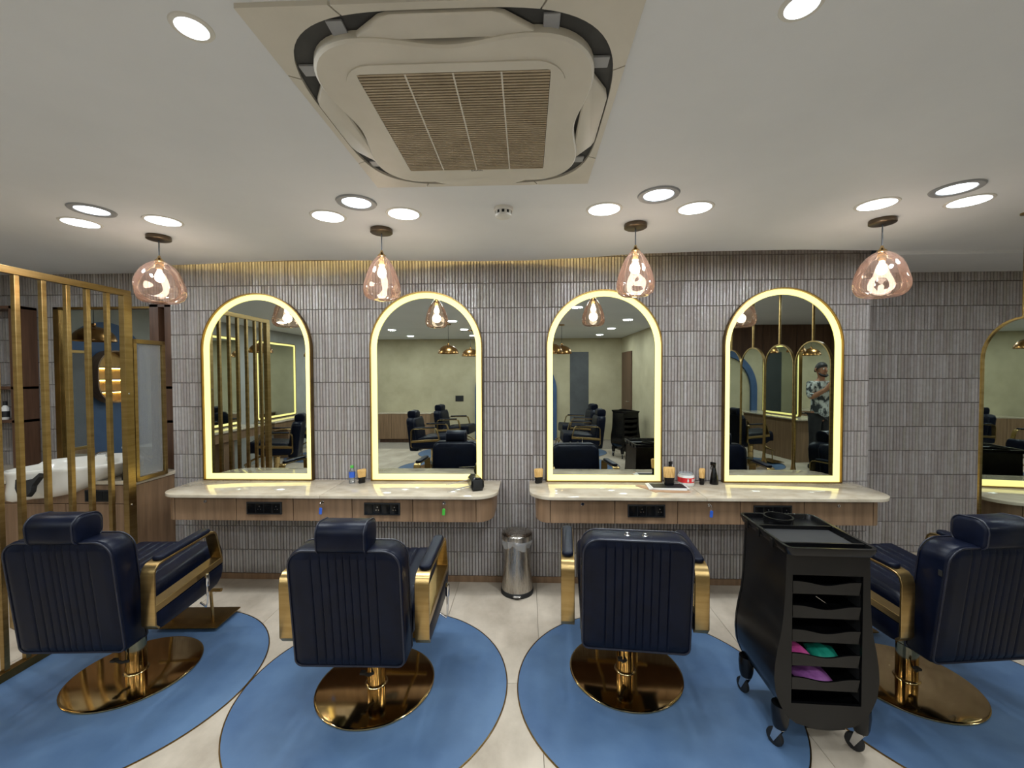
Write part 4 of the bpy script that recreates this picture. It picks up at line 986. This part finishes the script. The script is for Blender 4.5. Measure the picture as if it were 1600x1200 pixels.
# island with double-sided lit mirror
t = empty('island_station', (-.30, -1.75, 0), 0, 'wooden island station with marble top behind the camera', 'station')
MB().box(-.28, .28, -.85, .85, 0, .76).build('body', MT['wood'], t, smooth=0, bevel=.003)
MB().box(-.34, .34, -.92, .92, .76, .785).build('top', MT['marble'], t, smooth=0, bevel=.004)
def lit_rect(name, loc, rz, w_, h_, label, double=False):
    t = empty(name, loc, rz, label, 'mirror', 'tall rectangular lit mirrors')
    for s in ((-1, 1) if double else (-1,)):
        o1, o2, o3 = (rrect(w_ - 2 * d, h_ - 2 * d, max(.05 - d, .004), 5, 0, h_ / 2) for d in (0, .012, .045))
        mb = MB(); ring_plate(mb, o1, o2, s * .03, 0); mb.build('frame', MT['brassdark'], t, smooth=40)
        mb = MB(); ring_plate(mb, o2, o3, s * .026, 0); mb.build('light_band', MT['led'], t, smooth=40)
        mb = MB(); mb.rings([[(x, s * .004, z) for x, z in o3], [(x, s * .014, z) for x, z in o3]]); mb.build('mirror_glass', MT['mirror'], t, smooth=0)
lit_rect('lit_mirror', (-.30, -1.75, .79), math.radians(90), 1.2, 1.4, 'tall lit double-sided mirror standing on the island', True)
for y, lb, lb2 in ((.05, 'tall lit mirror on the left wall, nearest the slat screen', 'wooden wall counter under the left wall mirror nearest the slat screen'), (-1.70, 'tall lit mirror on the left wall, farther from the slat screen', 'wooden wall counter under the left wall mirror farther from the slat screen')):
    lit_rect('lit_mirror', (XWL + .002, y, .78), math.radians(90), 1.3, 1.48, lb)
    t = empty('wall_counter', (XWL + .2, y, 0), 0, lb2, 'counter')
    MB().box(-.2, .2, -.72, .72, .745, .77).build('top', MT['marble'], t, smooth=0, bevel=.004); MB().box(-.2, .16, -.68, .68, .6, .745).build('drawer_box', MT['wood'], t, smooth=0, bevel=.002); MB().box(-.2, .08, -.12, .12, 0, .6).build('leg_panel', MT['wood'], t, smooth=0, bevel=.002)
def dome(x, y, lb):
    t = empty('dome_pendant', (x, y, CEIL), 0, lb, 'pendant lamp', 'copper dome pendants')
    MB().lathe([(.05, 0), (.05, -.02), (.006, -.024)], n=24).build('canopy', MT['copper'], t)
    MB().tube([(0, 0, -.02), (0, 0, -.34)], .003, 6).build('cord', MT['blackmatt'], t)
    pr_ = [(.176 * math.sin(a), -.36 - .15 * (1 - math.cos(a)) * 1.0) for a in [.5 * PI * k / 10 for k in range(1, 11)]]
    MB().lathe([(.018, -.33), (.018, -.352)] + pr_ + [(r_ - .003, z) for r_, z in reversed(pr_)], n=40, cap=False).build('shade', MT['copper'], t, smooth=50)
    MB().lathe([(.02, -.37), (.03, -.40), (.028, -.43), (.005, -.45)], n=20).build('bulb', MT['bulb'], t, smooth=80)
for x, y, lb in ((-1.348, -.73, 'copper dome pendant left of the island, nearer the tiled wall'), (-1.109, -1.82, 'copper dome pendant left of the island, nearer the back wall'), (.405, -.5, 'copper dome pendant right of the island, nearer the tiled wall'), (.61, -.97, 'copper dome pendant right of the island, nearer the back wall'), (-4.4, 2.72, 'copper dome pendant over the far end of the wash counter'), (-4.2, -.05, 'copper dome pendant by the left wall, nearest the slat screen'), (-4.2, -1.7, 'copper dome pendant by the left wall, farther from the slat screen')):
    dome(x, y, lb)

# ------------------------------------------------------------------ the photographer (only ever seen in mirrors)
def skin_fig(name, pts, edges, m_, parent, root=0, sub=2):
    me = bpy.data.meshes.new(name); me.from_pydata([p[:3] for p in pts], edges, [])
    o = bpy.data.objects.new(name, me); COL.objects.link(o); o.parent = parent
    md = o.modifiers.new('skin', 'SKIN'); md.use_smooth_shade = True
    sv = me.skin_vertices[0].data if me.skin_vertices else None
    if sv is None:
        bm = bmesh.new(); bm.from_mesh(me); bm.verts.layers.skin.verify(); bm.to_mesh(me); bm.free(); sv = me.skin_vertices[0].data
    for i, p in enumerate(pts): sv[i].radius = (p[3], p[4] if len(p) > 4 else p[3]); sv[i].use_root = (i == root)
    ss = o.modifiers.new('sub', 'SUBSURF'); ss.levels = sub; ss.render_levels = sub
    me.materials.append(m_)
    dg = bpy.context.evaluated_depsgraph_get(); m2 = bpy.data.meshes.new_from_object(o.evaluated_get(dg))
    o.modifiers.clear(); o.data = m2; m2.materials.clear(); m2.materials.append(m_)
    return o
per = empty('person', (0, -.40, 0), 0, 'dark-haired person in a grey camouflage shirt raising a phone', 'person')
# body: skin-coloured continuous figure (pelvis root)
B = [(0, 0, .95, .13, .10), (0, 0, 1.10, .125, .09), (0, .01, 1.28, .15, .10), (0, .01, 1.42, .14, .085), (0, .01, 1.50, .055), (0, .03, 1.56, .052), (0, .035, 1.62, .072, .085), (0, .03, 1.70, .078, .092), (0, .02, 1.77, .06, .07),
     (-.17, .01, 1.43, .062), (-.23, .06, 1.20, .045), (-.13, .27, 1.36, .037), (-.07, .36, 1.55, .027), (-.062, .372, 1.60, .03, .02),
     (.17, .01, 1.43, .062), (.23, .06, 1.20, .045), (.13, .27, 1.36, .037), (.07, .36, 1.55, .027), (.062, .372, 1.60, .03, .02),
     (-.09, 0, .88, .095), (-.10, .01, .50, .066), (-.10, -.02, .10, .045), (-.11, .10, .045, .035), (.09, 0, .88, .095), (.10, .01, .50, .066), (.10, -.02, .10, .045), (.11, .10, .045, .035)]
Ed = [(0, 1), (1, 2), (2, 3), (3, 4), (4, 5), (5, 6), (6, 7), (7, 8), (3, 9), (9, 10), (10, 11), (11, 12), (12, 13), (3, 14), (14, 15), (15, 16), (16, 17), (17, 18), (0, 19), (19, 20), (20, 21), (21, 22), (0, 23), (23, 24), (24, 25), (25, 26)]
k0 = len(B)
for s, wi in ((-1, 13), (1, 18)):    # five fingers each, curling round the phone edge
    for j in range(4):
        z = 1.595 + .016 * (3 - j) - (.004 if j == 3 else 0); b = len(B)
        B += [(s * .070, .382, z, .009), (s * .078, .392, z + .004, .0085), (s * .070, .399, z + .006, .0075), (s * .050, .399, z + .006, .0065)]
        Ed += [(wi, b), (b, b + 1), (b + 1, b + 2), (b + 2, b + 3)]
    b = len(B); B += [(s * .05, .372, 1.585, .010), (s * .045, .374, 1.60, .009), (s * .05, .376, 1.625, .0075)]; Ed += [(wi, b), (b, b + 1), (b + 1, b + 2)]
skin_fig('body', B, Ed, MT['skin'], per)
skin_fig('shirt', [(0, 0, .82, .165, .13), (0, 0, 1.10, .15, .11), (0, .01, 1.28, .165, .115), (0, .01, 1.42, .155, .10), (0, .01, 1.475, .075), (-.175, .01, 1.43, .08), (-.23, .05, 1.22, .064), (.175, .01, 1.43, .08), (.23, .05, 1.22, .064), (-.2, .12, 1.26, .056), (.2, .12, 1.26, .056)],
         [(0, 1), (1, 2), (2, 3), (3, 4), (3, 5), (5, 6), (3, 7), (7, 8), (6, 9), (8, 10)], MT['shirt'], per)
skin_fig('trousers', [(0, 0, 1.0, .145, .11), (-.09, 0, .86, .105), (-.10, .01, .50, .08), (-.10, -.02, .12, .065), (.09, 0, .86, .105), (.10, .01, .50, .08), (.10, -.02, .12, .065)], [(0, 1), (1, 2), (2, 3), (0, 4), (4, 5), (5, 6)], MT['trouser'], per)
for s in (-1, 1):
    mb = MB(); cushion(mb, .09, .27, .075, .04, .025); mb.build('shoe', MT['blackmatt'], per, smooth=60, loc=(s * .105, .04, .002))
mb = MB(); vs = []; n = 24
for j in range(9):
    ph = .5 * PI * j / 8
    for k in range(n):
        a = 2 * PI * k / n; fr_ = .5 + .5 * math.sin(a); rz_ = 1.70 + .105 * math.sin(ph) - (1 - math.sin(ph)) * (.07 * (1 - fr_) - .02 * fr_)
        vs.append((.088 * math.cos(ph) * math.cos(a), .018 + .104 * math.cos(ph) * math.sin(a) - (.012 if fr_ > .7 and ph < .3 else 0), rz_))
fs = [(j * n + k, j * n + (k + 1) % n, (j + 1) * n + (k + 1) % n, (j + 1) * n + k) for j in range(8) for k in range(n)]
MB().add(vs, fs).build('hair', MT['hair'], per, smooth=80)
mb = MB(); mb.tube([(0, .118, 1.685), (0, .135, 1.655), (0, .128, 1.640)], [.008, .014, .011], 10); mb.build('nose', MT['skin'], per, smooth=80)
for s in (-1, 1):
    mb = MB(); mb.lathe([(.001, -.011), (.009, -.007), (.012, 0), (.009, .007), (.001, .011)], n=14, cap=False); e_ = mb.build('eye', MT['white'], per, smooth=80, loc=(s * .032, .106, 1.685))
    MB().lathe([(.0055, 0), (.005, .003), (.001, .004)], n=12).build('iris', MT['hair'], e_, loc=(0, .0095, 0), rot=(-PI / 2, 0, 0))
    mb = MB(); mb.tube([(s * .080, .02, 1.70), (s * .094, .005, 1.69), (s * .092, .005, 1.655), (s * .078, .02, 1.64)], [.008, .011, .009, .005], 8); mb.build('ear', MT['skin'], per, smooth=80)
MB().tube([(-.026, .113, 1.607), (0, .124, 1.605), (.026, .113, 1.607)], [.003, .006, .003], 8).build('mouth', MT['kraft'], per, smooth=80)
mb = MB(); mb.tube([(-.066, .045, 1.615), (-.055, .085, 1.580), (0, .115, 1.566), (.055, .085, 1.580), (.066, .045, 1.615)], [.012, .018, .02, .018, .012], 10); mb.build('beard', MT['hair'], per, smooth=80)
t = empty('phone', (0, -.012, 1.60), 0, 'dark phone held up in both hands', 'phone')
MB().box(-.075, .075, -.004, .004, -.035, .04).build('phone_body', MT['black'], t, bevel=.003)
MB().box(-.07, .07, -.0048, -.004, -.031, .036).build('screen', MT['blackmatt'], t, smooth=0)
MB().lathe([(.008, 0), (.008, .0012), (.006, .0014)], n=18).build('camera_lens', MT['chrome'], t, loc=(0, .004, .03), rot=(-PI / 2, 0, 0))
